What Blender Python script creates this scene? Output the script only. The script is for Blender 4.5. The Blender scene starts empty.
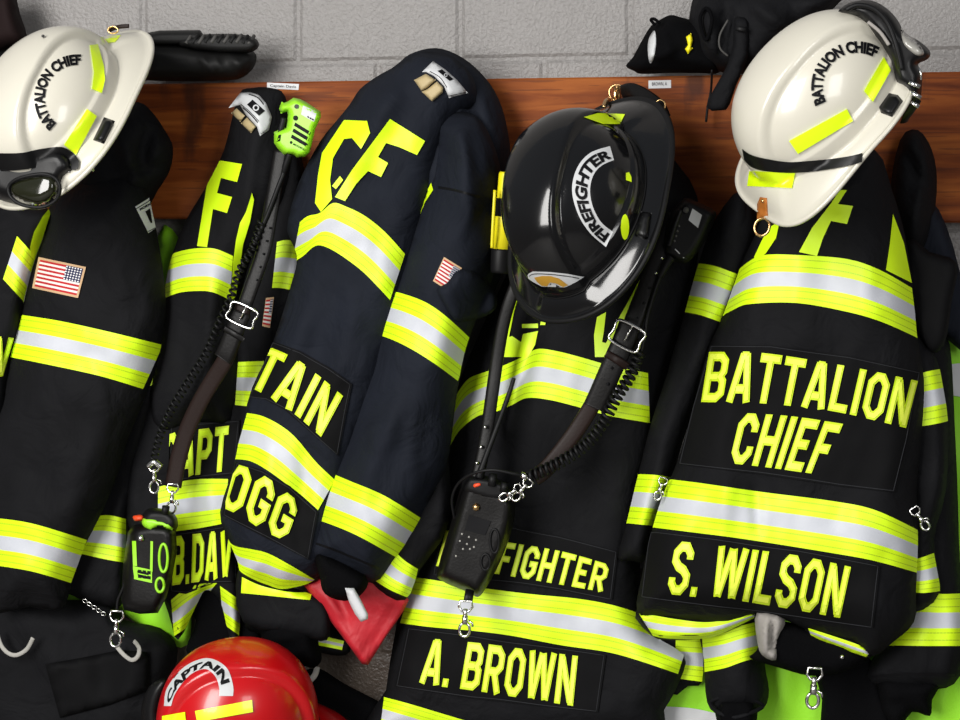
import bpy, bmesh, math, random
from mathutils import Vector, Matrix, noise
from mathutils.bvhtree import BVHTree
from mathutils.geometry import delaunay_2d_cdt
random.seed(3)
scene = bpy.context.scene
COL = scene.collection
# ------------------------------------------------------------------ camera
F = 1767.0; PSI = math.radians(14); DIST = 3.0; HY = 186
CAM = Vector((DIST*math.sin(PSI), -DIST*math.cos(PSI), 1.75))
RT = Vector((math.cos(PSI), math.sin(PSI), 0)); FW = Vector((-math.sin(PSI), math.cos(PSI), 0)); UP = Vector((0, 0, 1))
cd = bpy.data.cameras.new('camera'); cam = bpy.data.objects.new('camera', cd); COL.objects.link(cam)
cam.location = CAM; cam.rotation_euler = (math.pi/2, 0, PSI)
cd.lens = 36*F/960; cd.sensor_width = 36; cd.shift_y = -(360-HY)/960; cd.clip_start = .05; cd.clip_end = 60
scene.camera = cam

def ray(px, py):
    return RT*((px-480)/F) + UP*((HY-py)/F) + FW
def P(px, py, d):
    """world point that stands d metres in front of the wall on the sight line of a pixel"""
    v = ray(px, py)
    return CAM + v*((-d-LAYER-CAM.y)/v.y)
LAYER = 0   # extra distance from the wall for a whole coat hung over others

# ------------------------------------------------------------------ materials
def srgb(r, g, b):
    f = lambda c: (c/255/12.92) if c/255 <= .04045 else ((c/255+.055)/1.055)**2.4
    return (f(r), f(g), f(b), 1)
def mat(name, col, rough=.6, metal=0, spec=.5, coat=0, bump=None, sheen=0, var=None, trans=0, crease=None):
    m = bpy.data.materials.new(name); m.use_nodes = True
    nt = m.node_tree; b = nt.nodes['Principled BSDF']
    b.inputs['Base Color'].default_value = col; b.inputs['Roughness'].default_value = rough
    b.inputs['Metallic'].default_value = metal; b.inputs['Specular IOR Level'].default_value = spec
    b.inputs['Coat Weight'].default_value = coat; b.inputs['Coat Roughness'].default_value = .06
    b.inputs['Sheen Weight'].default_value = sheen; b.inputs['Transmission Weight'].default_value = trans
    tc = nt.nodes.new('ShaderNodeTexCoord')
    n = nt.nodes.new('ShaderNodeTexNoise'); nt.links.new(tc.outputs['Object'], n.inputs['Vector'])
    n.inputs['Scale'].default_value = var[0] if var else 12; n.inputs['Detail'].default_value = 5
    if var:
        r = nt.nodes.new('ShaderNodeMix'); r.data_type = 'RGBA'
        nt.links.new(n.outputs['Fac'], r.inputs['Factor'])
        a = var[1]
        r.inputs['A'].default_value = (col[0]*(1-a), col[1]*(1-a), col[2]*(1-a), 1)
        r.inputs['B'].default_value = (min(1, col[0]*(1+a)), min(1, col[1]*(1+a)), min(1, col[2]*(1+a)), 1)
        nt.links.new(r.outputs['Result'], b.inputs['Base Color'])
    if bump:
        n2 = nt.nodes.new('ShaderNodeTexNoise'); n2.inputs['Scale'].default_value = bump[0]; n2.inputs['Detail'].default_value = 6
        nt.links.new(tc.outputs['Object'], n2.inputs['Vector'])
        bp = nt.nodes.new('ShaderNodeBump'); bp.inputs['Strength'].default_value = bump[1]; bp.inputs['Distance'].default_value = bump[2]
        nt.links.new(n2.outputs['Fac'], bp.inputs['Height']); nt.links.new(bp.outputs['Normal'], b.inputs['Normal'])
        if crease:
            n3 = nt.nodes.new('ShaderNodeTexNoise'); n3.inputs['Scale'].default_value = crease[0]; n3.inputs['Detail'].default_value = 3; n3.inputs['Distortion'].default_value = 1.2
            nt.links.new(tc.outputs['Object'], n3.inputs['Vector'])
            b3 = nt.nodes.new('ShaderNodeBump'); b3.inputs['Strength'].default_value = 1; b3.inputs['Distance'].default_value = crease[1]
            nt.links.new(n3.outputs['Fac'], b3.inputs['Height']); nt.links.new(b3.outputs['Normal'], bp.inputs['Normal'])
    return m

def math_node(nt, op, a, b=None, c=None):
    n = nt.nodes.new('ShaderNodeMath'); n.operation = op
    for i, v in enumerate((a, b, c)):
        if v is None: continue
        if isinstance(v, (int, float)): n.inputs[i].default_value = v
        else: nt.links.new(v, n.inputs[i])
    return n.outputs[0]
def mixc(nt, fac, a, b):
    n = nt.nodes.new('ShaderNodeMix'); n.data_type = 'RGBA'
    if isinstance(fac, (int, float)): n.inputs['Factor'].default_value = fac
    else: nt.links.new(fac, n.inputs['Factor'])
    for s, v in (('A', a), ('B', b)):
        if isinstance(v, tuple): n.inputs[s].default_value = v
        else: nt.links.new(v, n.inputs[s])
    return n.outputs['Result']

YEL = (.69, 1.0, .006, 1)
def trim_mat(name, lo=.36, hi=.66, yel=YEL, sil=(.56, .58, .63, 1)):
    m = bpy.data.materials.new(name); m.use_nodes = True; nt = m.node_tree; b = nt.nodes['Principled BSDF']
    uv = nt.nodes.new('ShaderNodeUVMap'); sp = nt.nodes.new('ShaderNodeSeparateXYZ'); nt.links.new(uv.outputs[0], sp.inputs[0])
    v = sp.outputs['Y']; u = sp.outputs['X']
    band = math_node(nt, 'MULTIPLY', math_node(nt, 'GREATER_THAN', v, lo), math_node(nt, 'LESS_THAN', v, hi))
    tc = nt.nodes.new('ShaderNodeTexCoord'); n = nt.nodes.new('ShaderNodeTexNoise'); n.inputs['Scale'].default_value = 30
    nt.links.new(tc.outputs['Object'], n.inputs['Vector'])
    silc = mixc(nt, math_node(nt, 'MULTIPLY', n.outputs['Fac'], .35), sil, (.38, .40, .43, 1))
    c = mixc(nt, band, yel, silc)
    st = None
    for p in (.10, .25, .75, .89):
        d = math_node(nt, 'LESS_THAN', math_node(nt, 'ABSOLUTE', math_node(nt, 'SUBTRACT', v, p)), .011)
        st = d if st is None else math_node(nt, 'MAXIMUM', st, d)
    st = math_node(nt, 'MULTIPLY', st, math_node(nt, 'LESS_THAN', math_node(nt, 'FRACT', math_node(nt, 'MULTIPLY', u, .42)), .88))
    c = mixc(nt, math_node(nt, 'MULTIPLY', st, .55), c, (.2, .33, .01, 1))
    nt.links.new(c, b.inputs['Base Color'])
    b.inputs['Roughness'].default_value = .55
    w = nt.nodes.new('ShaderNodeTexNoise'); w.inputs['Scale'].default_value = 900; nt.links.new(tc.outputs['Object'], w.inputs['Vector'])
    bp = nt.nodes.new('ShaderNodeBump'); bp.inputs['Strength'].default_value = .25; bp.inputs['Distance'].default_value = .0006
    nt.links.new(w.outputs['Fac'], bp.inputs['Height']); nt.links.new(bp.outputs['Normal'], b.inputs['Normal'])
    return m
def flag_mat():
    m = bpy.data.materials.new('flag_embroidery'); m.use_nodes = True; nt = m.node_tree; b = nt.nodes['Principled BSDF']
    uv = nt.nodes.new('ShaderNodeUVMap'); sp = nt.nodes.new('ShaderNodeSeparateXYZ'); nt.links.new(uv.outputs[0], sp.inputs[0])
    u = sp.outputs['X']; v = sp.outputs['Y']
    vi = math_node(nt, 'DIVIDE', math_node(nt, 'SUBTRACT', v, .07), .86); ui = u
    red = math_node(nt, 'LESS_THAN', math_node(nt, 'MODULO', math_node(nt, 'MULTIPLY', vi, 13), 2), 1)
    c = mixc(nt, red, (.75, .72, .68, 1), (.45, .01, .015, 1))
    can = math_node(nt, 'MULTIPLY', math_node(nt, 'GREATER_THAN', ui, .6), math_node(nt, 'LESS_THAN', vi, .54))
    fu = math_node(nt, 'SUBTRACT', math_node(nt, 'FRACT', math_node(nt, 'MULTIPLY', ui, 17)), .5)
    fv = math_node(nt, 'SUBTRACT', math_node(nt, 'FRACT', math_node(nt, 'MULTIPLY', vi, 11)), .5)
    star = math_node(nt, 'LESS_THAN', math_node(nt, 'ADD', math_node(nt, 'MULTIPLY', fu, fu), math_node(nt, 'MULTIPLY', fv, fv)), .085)
    c = mixc(nt, can, c, mixc(nt, star, (.01, .012, .06, 1), (.8, .8, .8, 1)))
    e = math_node(nt, 'MAXIMUM', math_node(nt, 'MAXIMUM', math_node(nt, 'LESS_THAN', u, .045), math_node(nt, 'GREATER_THAN', u, .955)),
                  math_node(nt, 'MAXIMUM', math_node(nt, 'LESS_THAN', v, .07), math_node(nt, 'GREATER_THAN', v, .93)))
    c = mixc(nt, e, c, (.55, .36, .2, 1))
    nt.links.new(c, b.inputs['Base Color']); b.inputs['Roughness'].default_value = .8
    return m
M = {}
M['black'] = mat('black_aramid_cloth', (.0050, .0051, .0062, 1), .8, spec=.14, bump=(420, .35, .0008), var=(14, .35), crease=(13, .008))
M['navy'] = mat('navy_black_aramid_cloth', (.0075, .0095, .0155, 1), .8, spec=.16, bump=(420, .35, .0008), var=(11, .35), crease=(13, .008))
M['patch'] = mat('black_name_patch_cloth', (.0035, .0035, .004, 1), .8, spec=.12, bump=(600, .3, .0006))
M['knit'] = mat('black_knit', (.0025, .0025, .003, 1), .95, spec=.06, bump=(200, .6, .002))
M['trim'] = trim_mat('lime_yellow_and_silver_trim')
M['yellow'] = mat('lime_yellow_reflective_cloth', YEL, .5, bump=(900, .25, .0005))
M['pale'] = mat('pale_yellow_letter_cloth', (.86, 1.0, .085, 1), .5)
M['letter_edge'] = mat('letter_border_stitching', (.60, .78, .008, 1), .6)
M['lime'] = mat('bright_green_vest_mesh', (.28, .70, .015, 1), .6, bump=(300, .5, .001))
M['white'] = mat('white_helmet_composite', (.60, .575, .49, 1), .3, coat=.4, var=(7, .04))
M['gloss'] = mat('glossy_black_helmet_composite', (.0045, .0045, .005, 1), .14, spec=.4, coat=.3, bump=(60, .05, .0006))
M['red'] = mat('glossy_red_helmet_composite', (.50, .003, .006, 1), .28, coat=.3, bump=(50, .05, .0008))
M['rubber'] = mat('black_rubber', (.005, .005, .0055, 1), .5, spec=.22)
M['rubber_soft'] = mat('soft_black_rubber', (.004, .004, .0045, 1), .38, spec=.28, bump=(80, .2, .0006))
M['boot'] = mat('dull_black_boot_rubber', (.008, .008, .008, 1), .6, spec=.2, bump=(120, .4, .001))
M['stitch'] = mat('dark_grey_stitching', (.022, .023, .026, 1), .8, spec=.2)
M['leather'] = mat('black_leather', (.0042, .0038, .0038, 1), .42, spec=.22, bump=(260, .35, .0008))
M['brown'] = mat('dark_brown_leather', (.014, .007, .0055, 1), .5, spec=.2, bump=(260, .35, .0008))
M['tan'] = mat('orange_tan_leather', (.40, .13, .02, 1), .5, bump=(200, .3, .0006))
M['beige'] = mat('beige_leather', (.42, .33, .17, 1), .6, var=(60, .15))
M['chrome'] = mat('nickel_plated_steel', (.75, .74, .72, 1), .2, metal=1)
M['brass'] = mat('brass', (.72, .45, .20, 1), .25, metal=1)
M['orange'] = mat('orange_plastic', (.85, .08, .02, 1), .4)
M['green'] = mat('lime_green_plastic', (.31, .72, .02, 1), .4, bump=(300, .1, .0003))
M['gplastic'] = mat('yellow_plastic', (.85, .75, .01, 1), .4)
M['label'] = mat('white_label', (.55, .56, .57, 1), .5, var=(30, .05))
M['ink'] = mat('black_ink', (.004, .004, .005, 1), .6, spec=.15)
M['grey'] = mat('grey_webbing', (.36, .35, .32, 1), .8, bump=(300, .5, .001))
M['greycloth'] = mat('grey_lining_cloth', (.30, .28, .26, 1), .8, bump=(50, .6, .004))
M['redcloth'] = mat('red_vinyl_cloth', (.45, .010, .02, 1), .6, bump=(90, .3, .002), var=(18, .25), crease=(11, .008))
M['maroon'] = mat('dark_maroon_cloth', (.010, .0045, .0045, 1), .8, spec=.15)
M['flag'] = flag_mat()
M['lens'] = mat('dark_smoked_lens', (.012, .013, .006, 1), .08, spec=.5, coat=.4)
M['clear'] = mat('grey_clear_lens', (.32, .31, .28, 1), .12, spec=.7, coat=.6)
M['sticker'] = mat('fluorescent_yellow_sticker', (.74, 1.0, .006, 1), .35, coat=.3)
M['reflect'] = mat('glossy_gold_emblem_print', (.50, .27, .03, 1), .4)
M['grime'] = mat('dull_grey_rubber', (.05, .048, .045, 1), .7)

# ------------------------------------------------------------------ object helpers
def empty(name, label, cat, loc, group=None):
    o = bpy.data.objects.new(name, None); COL.objects.link(o); o.location = loc
    o.empty_display_size = .05
    tag(o, label, cat, group); return o
def tag(o, label, cat, group=None):
    o['label'] = label; o['category'] = cat
    if group: o['group'] = group
def world_loc(o):
    v = Vector((0, 0, 0))
    while o: v = v + Vector(o.location); o = o.parent
    return v
def mk(name, vs, fs, mats, parent=None, smooth=True, mi=None, uvs=None, origin=None):
    """link one mesh object whose vertices are given in world space"""
    if not isinstance(mats, (list, tuple)): mats = [mats]
    parent = getattr(parent, 'obj', parent)
    base = world_loc(parent) if parent else Vector((0, 0, 0))
    if origin is None:
        origin = Vector((sum(v[0] for v in vs), sum(v[1] for v in vs), sum(v[2] for v in vs)))/len(vs)
    me = bpy.data.meshes.new(name)
    me.from_pydata([tuple(Vector(v)-origin) for v in vs], [], fs)
    for m in mats: me.materials.append(m)
    if smooth: me.polygons.foreach_set('use_smooth', [True]*len(me.polygons))
    if mi: me.polygons.foreach_set('material_index', mi)
    if uvs:
        l = me.uv_layers.new(name='UVMap')
        for lp in me.loops: l.data[lp.index].uv = uvs[lp.vertex_index]
    me.validate(); me.update()
    o = bpy.data.objects.new(name, me); COL.objects.link(o)
    o.location = origin-base
    if parent: o.parent = parent
    return o

def catmull(pts, n=4, closed=False):
    out = []; N = len(pts)
    rng = range(N if closed else N-1)
    for i in rng:
        if closed: a, b, c, d = pts[i-1], pts[i], pts[(i+1) % N], pts[(i+2) % N]
        else: a, b, c, d = pts[max(i-1, 0)], pts[i], pts[i+1], pts[min(i+2, N-1)]
        for k in range(n):
            t = k/n
            out.append(tuple(.5*(2*b[j]+(c[j]-a[j])*t+(2*a[j]-5*b[j]+4*c[j]-d[j])*t*t+(3*b[j]-a[j]-3*c[j]+d[j])*t**3) for j in range(len(b))))
    if not closed: out.append(tuple(pts[-1]))
    return out
def resample(pts, n):
    L = [0]
    for a, b in zip(pts, pts[1:]): L.append(L[-1]+math.dist(a, b))
    out = []; k = 0
    for i in range(n):
        s = L[-1]*i/(n-1)
        while k < len(L)-2 and L[k+1] < s: k += 1
        t = (s-L[k])/max(1e-9, L[k+1]-L[k]); t = min(max(t, 0), 1)
        out.append(tuple(pts[k][j]*(1-t)+pts[k+1][j]*t for j in range(len(pts[0]))))
    return out
def inside(x, y, poly):
    c = False; j = len(poly)-1
    for i in range(len(poly)):
        xi, yi = poly[i]; xj, yj = poly[j]
        if (yi > y) != (yj > y) and x < (xj-xi)*(y-yi)/(yj-yi)+xi: c = not c
        j = i
    return c
def edge_dist(x, y, poly):
    best = 1e9; j = len(poly)-1
    for i in range(len(poly)):
        ax, ay = poly[j]; bx, by = poly[i]; j = i
        dx, dy = bx-ax, by-ay; L = dx*dx+dy*dy
        t = 0 if L == 0 else max(0, min(1, ((x-ax)*dx+(y-ay)*dy)/L))
        e = (x-ax-t*dx)**2+(y-ay-t*dy)**2
        if e < best: best = e
    return math.sqrt(best)
def mesh2d(poly, step):
    """triangulate a pixel outline with a hex grid inside; returns points, edge distance, triangles, number of rim points"""
    rim = []
    for i in range(len(poly)):
        a = poly[i]; b = poly[(i+1) % len(poly)]
        n = max(1, int(math.dist(a, b)/step+.5))
        for k in range(n): rim.append((a[0]+(b[0]-a[0])*k/n, a[1]+(b[1]-a[1])*k/n))
    # drop duplicates
    rr = []
    for p in rim:
        if not rr or math.dist(p, rr[-1]) > .05: rr.append(p)
    rim = rr
    xs = [p[0] for p in rim]; ys = [p[1] for p in rim]
    pts = list(rim); ed = [0]*len(rim); y = min(ys)+step*.5; row = 0
    while y < max(ys):
        x = min(xs)+(step*.5 if row % 2 else 0)
        while x < max(xs):
            if inside(x, y, rim):
                e = edge_dist(x, y, rim)
                if e > step*.55: pts.append((x, y)); ed.append(e)
            x += step
        y += step*.866; row += 1
    n = len(rim)
    r = delaunay_2d_cdt([Vector(p) for p in pts], [], [list(range(n))], 1, 1e-5)
    vo, fo, orig = r[0], r[2], r[3]
    ed2 = [(ed[o[0]] if o else 0) for o in orig]
    rimset = [bool(o) and o[0] < n for o in orig]
    fs = []
    for f in fo:
        a = sum(vo[f[i]][0]*vo[f[(i+1) % len(f)]][1]-vo[f[(i+1) % len(f)]][0]*vo[f[i]][1] for i in range(len(f)))
        fs.append(list(f) if a < 0 else list(f)[::-1])   # pixel y runs down
    return [tuple(v) for v in vo], ed2, fs, rimset

class Host:
    def __init__(self, obj, vs, fs, d): self.obj = obj; self.bvh = BVHTree.FromPolygons(vs, fs); self.d = d
    def hit(self, px, py):
        v = ray(px, py).normalized()
        h = self.bvh.ray_cast(CAM, v)
        if h[0] is not None: return h[0]
        q = P(px, py, self.d); r = self.bvh.find_nearest(q)
        return r[0] if r[0] is not None else q
    def hits(self, px, py): return self.bvh.ray_cast(CAM, ray(px, py).normalized())[0] is not None
    def at(self, px, py, off):
        p = self.hit(px, py); return p + (CAM-p).normalized()*off
    def depth(self, px, py): return -self.hit(px, py).y-LAYER

def prof(e, R):
    t = min(1, e/R); return .8*(1-(1-t)**2)+.2*(1-(1-t)**3)
def panel(name, outline, d0, bulge, material, parent, R=24, back=.012, slope=(0, 0, 0, 0), folds=(), wr=.0065, wscale=42, step=5, sm=True, seed=0, on=None):
    """a stuffed, closed piece: outline seen in the photograph, base distance d0 from the wall, swelling towards the viewer.
    slope = (cx, cy, per px x, per px y); folds = list of (x0,y0,x1,y1,width,height)"""
    poly = catmull(outline, 3, True) if sm else list(outline)
    pts, ed, fs, rim = mesh2d(poly, step)
    f = []; b = []
    for (x, y), e, r in zip(pts, ed, rim):
        base = d0 if on is None else on.depth(x, y)+d0
        base += slope[2]*(x-slope[0])+slope[3]*(y-slope[1])
        k = prof(e, R)
        d = base+bulge*k
        for (x0, y0, x1, y1, w, h) in folds:
            dx, dy = x1-x0, y1-y0; t = max(0, min(1, ((x-x0)*dx+(y-y0)*dy)/(dx*dx+dy*dy+1e-9)))
            q = math.hypot(x-x0-t*dx, y-y0-t*dy)/w
            d += 1.35*h*math.exp(-q*q)*(min(1, 4*t+.2) if t < .5 else min(1, 4*(1-t)+.2))*k
        if wr:
            d += k*wr*(noise.noise(Vector((x/wscale, y/wscale*.7, seed*7.3)))*1.5+.5*noise.noise(Vector((x/wscale*2.7, y/wscale*2, seed*3.1))))
        f.append(P(x, y, d)); b.append(P(x, y, base-(0 if r else back*(.3+.7*k))))
    n = len(f); idx = {}; vs = list(f); bi = []
    for i in range(n):
        if rim[i]: bi.append(i)
        else: bi.append(len(vs)); vs.append(b[i])
    F2 = fs+[[bi[i] for i in q][::-1] for q in fs]
    o = mk(name, vs, F2, material, parent)
    return Host(o, f, fs, d0)

def skirt(vs, fs, host_pts, mi=None):
    """give a decal its thickness: walls from its rim down to the surface below"""
    from collections import Counter
    c = Counter()
    for q in fs:
        for i in range(len(q)): c[(q[i], q[(i+1) % len(q)])] += 1
    add = {}; out = []; nv = list(vs)
    for (a, b) in list(c):
        if (b, a) not in c:
            ids = []
            for k in (a, b):
                top = len(nv); nv.append(vs[k]); nv.append(host_pts[k]); ids.append(top)
            out.append([ids[1], ids[0], ids[0]+1, ids[1]+1])
    return nv, fs+out, len(out)
def decal(name, host, outline, material, parent, off=.0026, step=4, sm=False, sink=.0015):
    poly = catmull(outline, 3, True) if sm else list(outline)
    pts, ed, fs, rim = mesh2d(poly, step)
    top = [host.at(x, y, off) for x, y in pts]; low = [host.at(x, y, -sink) for x, y in pts]
    nv, nf, k = skirt(top, fs, low)
    o = mk(name, nv, nf, material, parent)
    return Host(o, top, fs, host.d)
def ribbon(name, host, top, bot, material, parent, off=.0028, step=3, sm=True, sink=.0015, rows=None):
    T = catmull(top, 6) if sm and len(top) > 2 else top; B = catmull(bot, 6) if sm and len(bot) > 2 else bot
    L = max(sum(math.dist(a, b) for a, b in zip(T, T[1:])), 1)
    n = max(3, int(L/step)+1); T = resample(T, n); B = resample(B, n)
    w = max(math.dist(a, b) for a, b in zip(T, B)); r = rows or max(4, int(w/step)+1)
    top_, low, uv, ok = [], [], [], []
    for i in range(n):
        for j in range(r):
            v = j/(r-1); x = T[i][0]*(1-v)+B[i][0]*v; y = T[i][1]*(1-v)+B[i][1]*v
            ok.append(host.hits(x, y)); top_.append(host.at(x, y, off)); low.append(host.at(x, y, -sink)); uv.append((L*i/(n-1) if material is not M['flag'] else i/(n-1), v))
    fs = [[i*r+j, (i+1)*r+j, (i+1)*r+j+1, i*r+j+1] for i in range(n-1) for j in range(r-1)]
    fs = [q[::-1] for q in fs if any(ok[k] for k in q)]
    from collections import Counter
    nv, nf, k = skirt(top_, fs, low)
    um = {}
    for i, p in enumerate(top_): um[(round(p[0], 7), round(p[1], 7), round(p[2], 7))] = uv[i]
    for i, p in enumerate(low): um.setdefault((round(p[0], 7), round(p[1], 7), round(p[2], 7)), uv[i])
    U = [um[(round(p[0], 7), round(p[1], 7), round(p[2], 7))] for p in nv]
    o = mk(name, nv, nf, material, parent, uvs=U)
    return Host(o, top_, fs, host.d)

# ------------------------------------------------------------------ varsity letters (centre lines)
G = {
 'O': (.58, [[(.09,.24),(.09,.76),(.22,.91),(.36,.91),(.49,.76),(.49,.24),(.36,.09),(.22,.09),'c']]),
 'C': (.58, [[(.49,.64),(.49,.76),(.36,.91),(.22,.91),(.09,.76),(.09,.24),(.22,.09),(.36,.09),(.49,.24),(.49,.36)]]),
 'G': (.58, [[(.49,.64),(.49,.76),(.36,.91),(.22,.91),(.09,.76),(.09,.24),(.22,.09),(.36,.09),(.49,.24),(.49,.46),(.28,.46)]]),
 'S': (.58, [[(.49,.68),(.49,.78),(.37,.91),(.21,.91),(.09,.79),(.09,.64),(.21,.53),(.37,.47),(.49,.36),(.49,.21),(.37,.09),(.21,.09),(.09,.22),(.09,.32)]]),
 'D': (.58, [[(.09,.09),(.09,.91),(.35,.91),(.49,.76),(.49,.24),(.35,.09),'c']]),
 'B': (.58, [[(.09,.09),(.09,.91),(.37,.91),(.48,.81),(.48,.61),(.4,.51),(.49,.41),(.49,.19),(.37,.09),'c'],[(.09,.51),(.38,.51)]]),
 'P': (.58, [[(.09,.43),(.09,.91),(.37,.91),(.49,.79),(.49,.55),(.37,.43),'c'],[(.09,0),(.09,.45)]]),
 'R': (.58, [[(.09,.45),(.09,.91),(.37,.91),(.49,.79),(.49,.57),(.37,.45),'c'],[(.09,0),(.09,.45)],[(.3,.45),(.49,0)]]),
 'A': (.62, [[(.08,0),(.27,.97)],[(.54,0),(.35,.97)],[(.22,.92),(.40,.92)],[(.16,.27),(.46,.27)]]),
 'T': (.56, [[(0,.91),(.56,.91)],[(.28,0),(.28,.9)]]),
 'I': (.20, [[(.10,0),(.10,1)]]),
 'N': (.60, [[(.09,0),(.09,1)],[(.51,0),(.51,1)],[(.12,.93),(.48,.07)]]),
 'E': (.52, [[(.09,0),(.09,1)],[(.09,.91),(.5,.91)],[(.09,.09),(.5,.09)],[(.09,.51),(.42,.51)]]),
 'F': (.50, [[(.09,0),(.09,1)],[(.09,.91),(.5,.91)],[(.09,.49),(.42,.49)]]),
 'H': (.58, [[(.09,0),(.09,1)],[(.49,0),(.49,1)],[(.09,.5),(.49,.5)]]),
 'L': (.50, [[(.09,0),(.09,1)],[(.09,.09),(.5,.09)]]),
 'W': (.84, [[(.07,1),(.2,.03)],[(.22,.03),(.40,.97)],[(.44,.97),(.62,.03)],[(.64,.03),(.77,1)]]),
 'V': (.60, [[(.08,1),(.28,.03)],[(.32,.03),(.52,1)]]),
 '.': (.20, [[(.0,.08),(.18,.08)]]),
 ' ': (.17, []),
}
def stroke(pts, w):
    """mitred quads around a polyline in letter space"""
    closed = pts[-1] == 'c'; p = [q for q in pts if q != 'c']; n = len(p); L = []; Rr = []
    for i in range(n):
        a = p[i-1] if (i > 0 or closed) else None; c = p[(i+1) % n] if (i < n-1 or closed) else None
        def nm(u, v):
            l = math.dist(u, v); return (-(v[1]-u[1])/l, (v[0]-u[0])/l)
        if a is None: m = nm(p[i], c); s = 1
        elif c is None: m = nm(a, p[i]); s = 1
        else:
            n1 = nm(a, p[i]); n2 = nm(p[i], c); mx, my = n1[0]+n2[0], n1[1]+n2[1]; l = math.hypot(mx, my) or 1
            m = (mx/l, my/l); s = 1/max(.4, m[0]*n1[0]+m[1]*n1[1])
        L.append((p[i][0]+m[0]*w*s/2, p[i][1]+m[1]*w*s/2)); Rr.append((p[i][0]-m[0]*w*s/2, p[i][1]-m[1]*w*s/2))
    q = []
    for i in range(n if closed else n-1):
        k = (i+1) % n; q.append((L[i], Rr[i], Rr[k], L[k]))
    return q
def word_map(top, bot):
    T = catmull(top, 8) if len(top) > 2 else top; B = catmull(bot, 8) if len(bot) > 2 else bot
    T = resample(T, 200); B = resample(B, 200)
    def f(s, v):
        s = min(max(s, 0), 1)*199; i = min(198, int(s)); t = s-i
        a = [T[i][k]*(1-t)+T[i+1][k]*t for k in (0, 1)]; b = [B[i][k]*(1-t)+B[i+1][k]*t for k in (0, 1)]
        return (b[0]+(a[0]-b[0])*v, b[1]+(a[1]-b[1])*v)
    return f
def word(host, text, top, bot, parent, name='lettering', gap=.10, off=.003, hide=0, w0=.185, pale=True):
    W = sum(G[c][0]+gap for c in text)-gap
    f = word_map(top, bot); vs = []; fs = []; mi = []
    for layer, (w, o, m) in enumerate(((w0, off, 0), (w0*.56, off+.0013, 1))):
        x0 = 0
        for k, c in enumerate(text):
            gw, st = G[c]
            if k >= hide:
                for si, pl in enumerate(st):
                    q = [u for u in pl]
                    if layer == 1 and q[-1] != 'c':   # pull open ends in so that a border remains
                        a, b = q[0], q[1]; l = math.dist(a, b); t = .045/l; q[0] = (a[0]+(b[0]-a[0])*t, a[1]+(b[1]-a[1])*t)
                        a, b = q[-1], q[-2]; l = math.dist(a, b); t = .045/l; q[-1] = (a[0]+(b[0]-a[0])*t, a[1]+(b[1]-a[1])*t)
                    for (l0, r0, r1, l1) in stroke(q, w):
                        n = max(1, int(math.dist(l0, l1)/.14)); base = len(vs)
                        for i in range(n+1):
                            t = i/n
                            for (p, e) in ((l0, l1), (r0, r1)):
                                x = p[0]+(e[0]-p[0])*t; y = p[1]+(e[1]-p[1])*t
                                px, py = f((x0+x)/W, y); vs.append(host.at(px, py, o+si*.00005))
                        for i in range(n):
                            a = base+2*i
                            q4 = [a, a+1, a+3, a+2]
                            fs.append(q4); mi.append(m)
            x0 += gw+gap
    # face every quad towards the viewer
    for q in fs:
        nrm = (vs[q[1]]-vs[q[0]]).cross(vs[q[2]]-vs[q[0]])
        if nrm.dot(CAM-vs[q[0]]) < 0: q.reverse()
    nf = len(fs); low = [p-(CAM-p).normalized()*(off+.0005) for p in vs]
    keep = [q for q, m in zip(fs, mi) if m == 0]
    nv, sk, k = skirt(vs, keep, low)
    return mk(name, nv, keep+sk[len(keep):]+[q for q, m in zip(fs, mi) if m == 1],
              [M['letter_edge'], M['pale'] if pale else M['yellow']], parent, smooth=False, mi=[0]*(len(keep)+k)+[1]*(nf-len(keep)))

def printed(host, text, top, bot, material, parent, name='lettering', off=.0022, bold=.05):
    cu = bpy.data.curves.new('type', 'FONT'); cu.body = text; cu.offset = bold; cu.resolution_u = 3
    ob = bpy.data.objects.new('type', cu); COL.objects.link(ob)
    bpy.context.view_layer.update()
    me = bpy.data.meshes.new_from_object(ob.evaluated_get(bpy.context.evaluated_depsgraph_get()))
    bpy.data.objects.remove(ob); bpy.data.curves.remove(cu)
    bm = bmesh.new(); bm.from_mesh(me); bmesh.ops.triangulate(bm, faces=bm.faces[:])
    for _ in range(2):
        bmesh.ops.subdivide_edges(bm, edges=[k for k in bm.edges if k.calc_length() > .16], cuts=1); bmesh.ops.triangulate(bm, faces=bm.faces[:])
    bm.to_mesh(me); bm.free()
    xs = [v.co.x for v in me.vertices]; ys = [v.co.y for v in me.vertices]
    x0, x1, y0, y1 = min(xs), max(xs), min(ys), max(ys); f = word_map(top, bot)
    vs = []
    for v in me.vertices:
        px, py = f((v.co.x-x0)/(x1-x0), (v.co.y-y0)/(y1-y0)); vs.append(host.at(px, py, off))
    fs = [list(p.vertices) for p in me.polygons]
    for q in fs:
        nrm = (vs[q[1]]-vs[q[0]]).cross(vs[q[2]]-vs[q[0]])
        if nrm.dot(CAM-vs[q[0]]) < 0: q.reverse()
    bpy.data.meshes.remove(me)
    return mk(name, vs, fs, material, parent, smooth=False)

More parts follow.
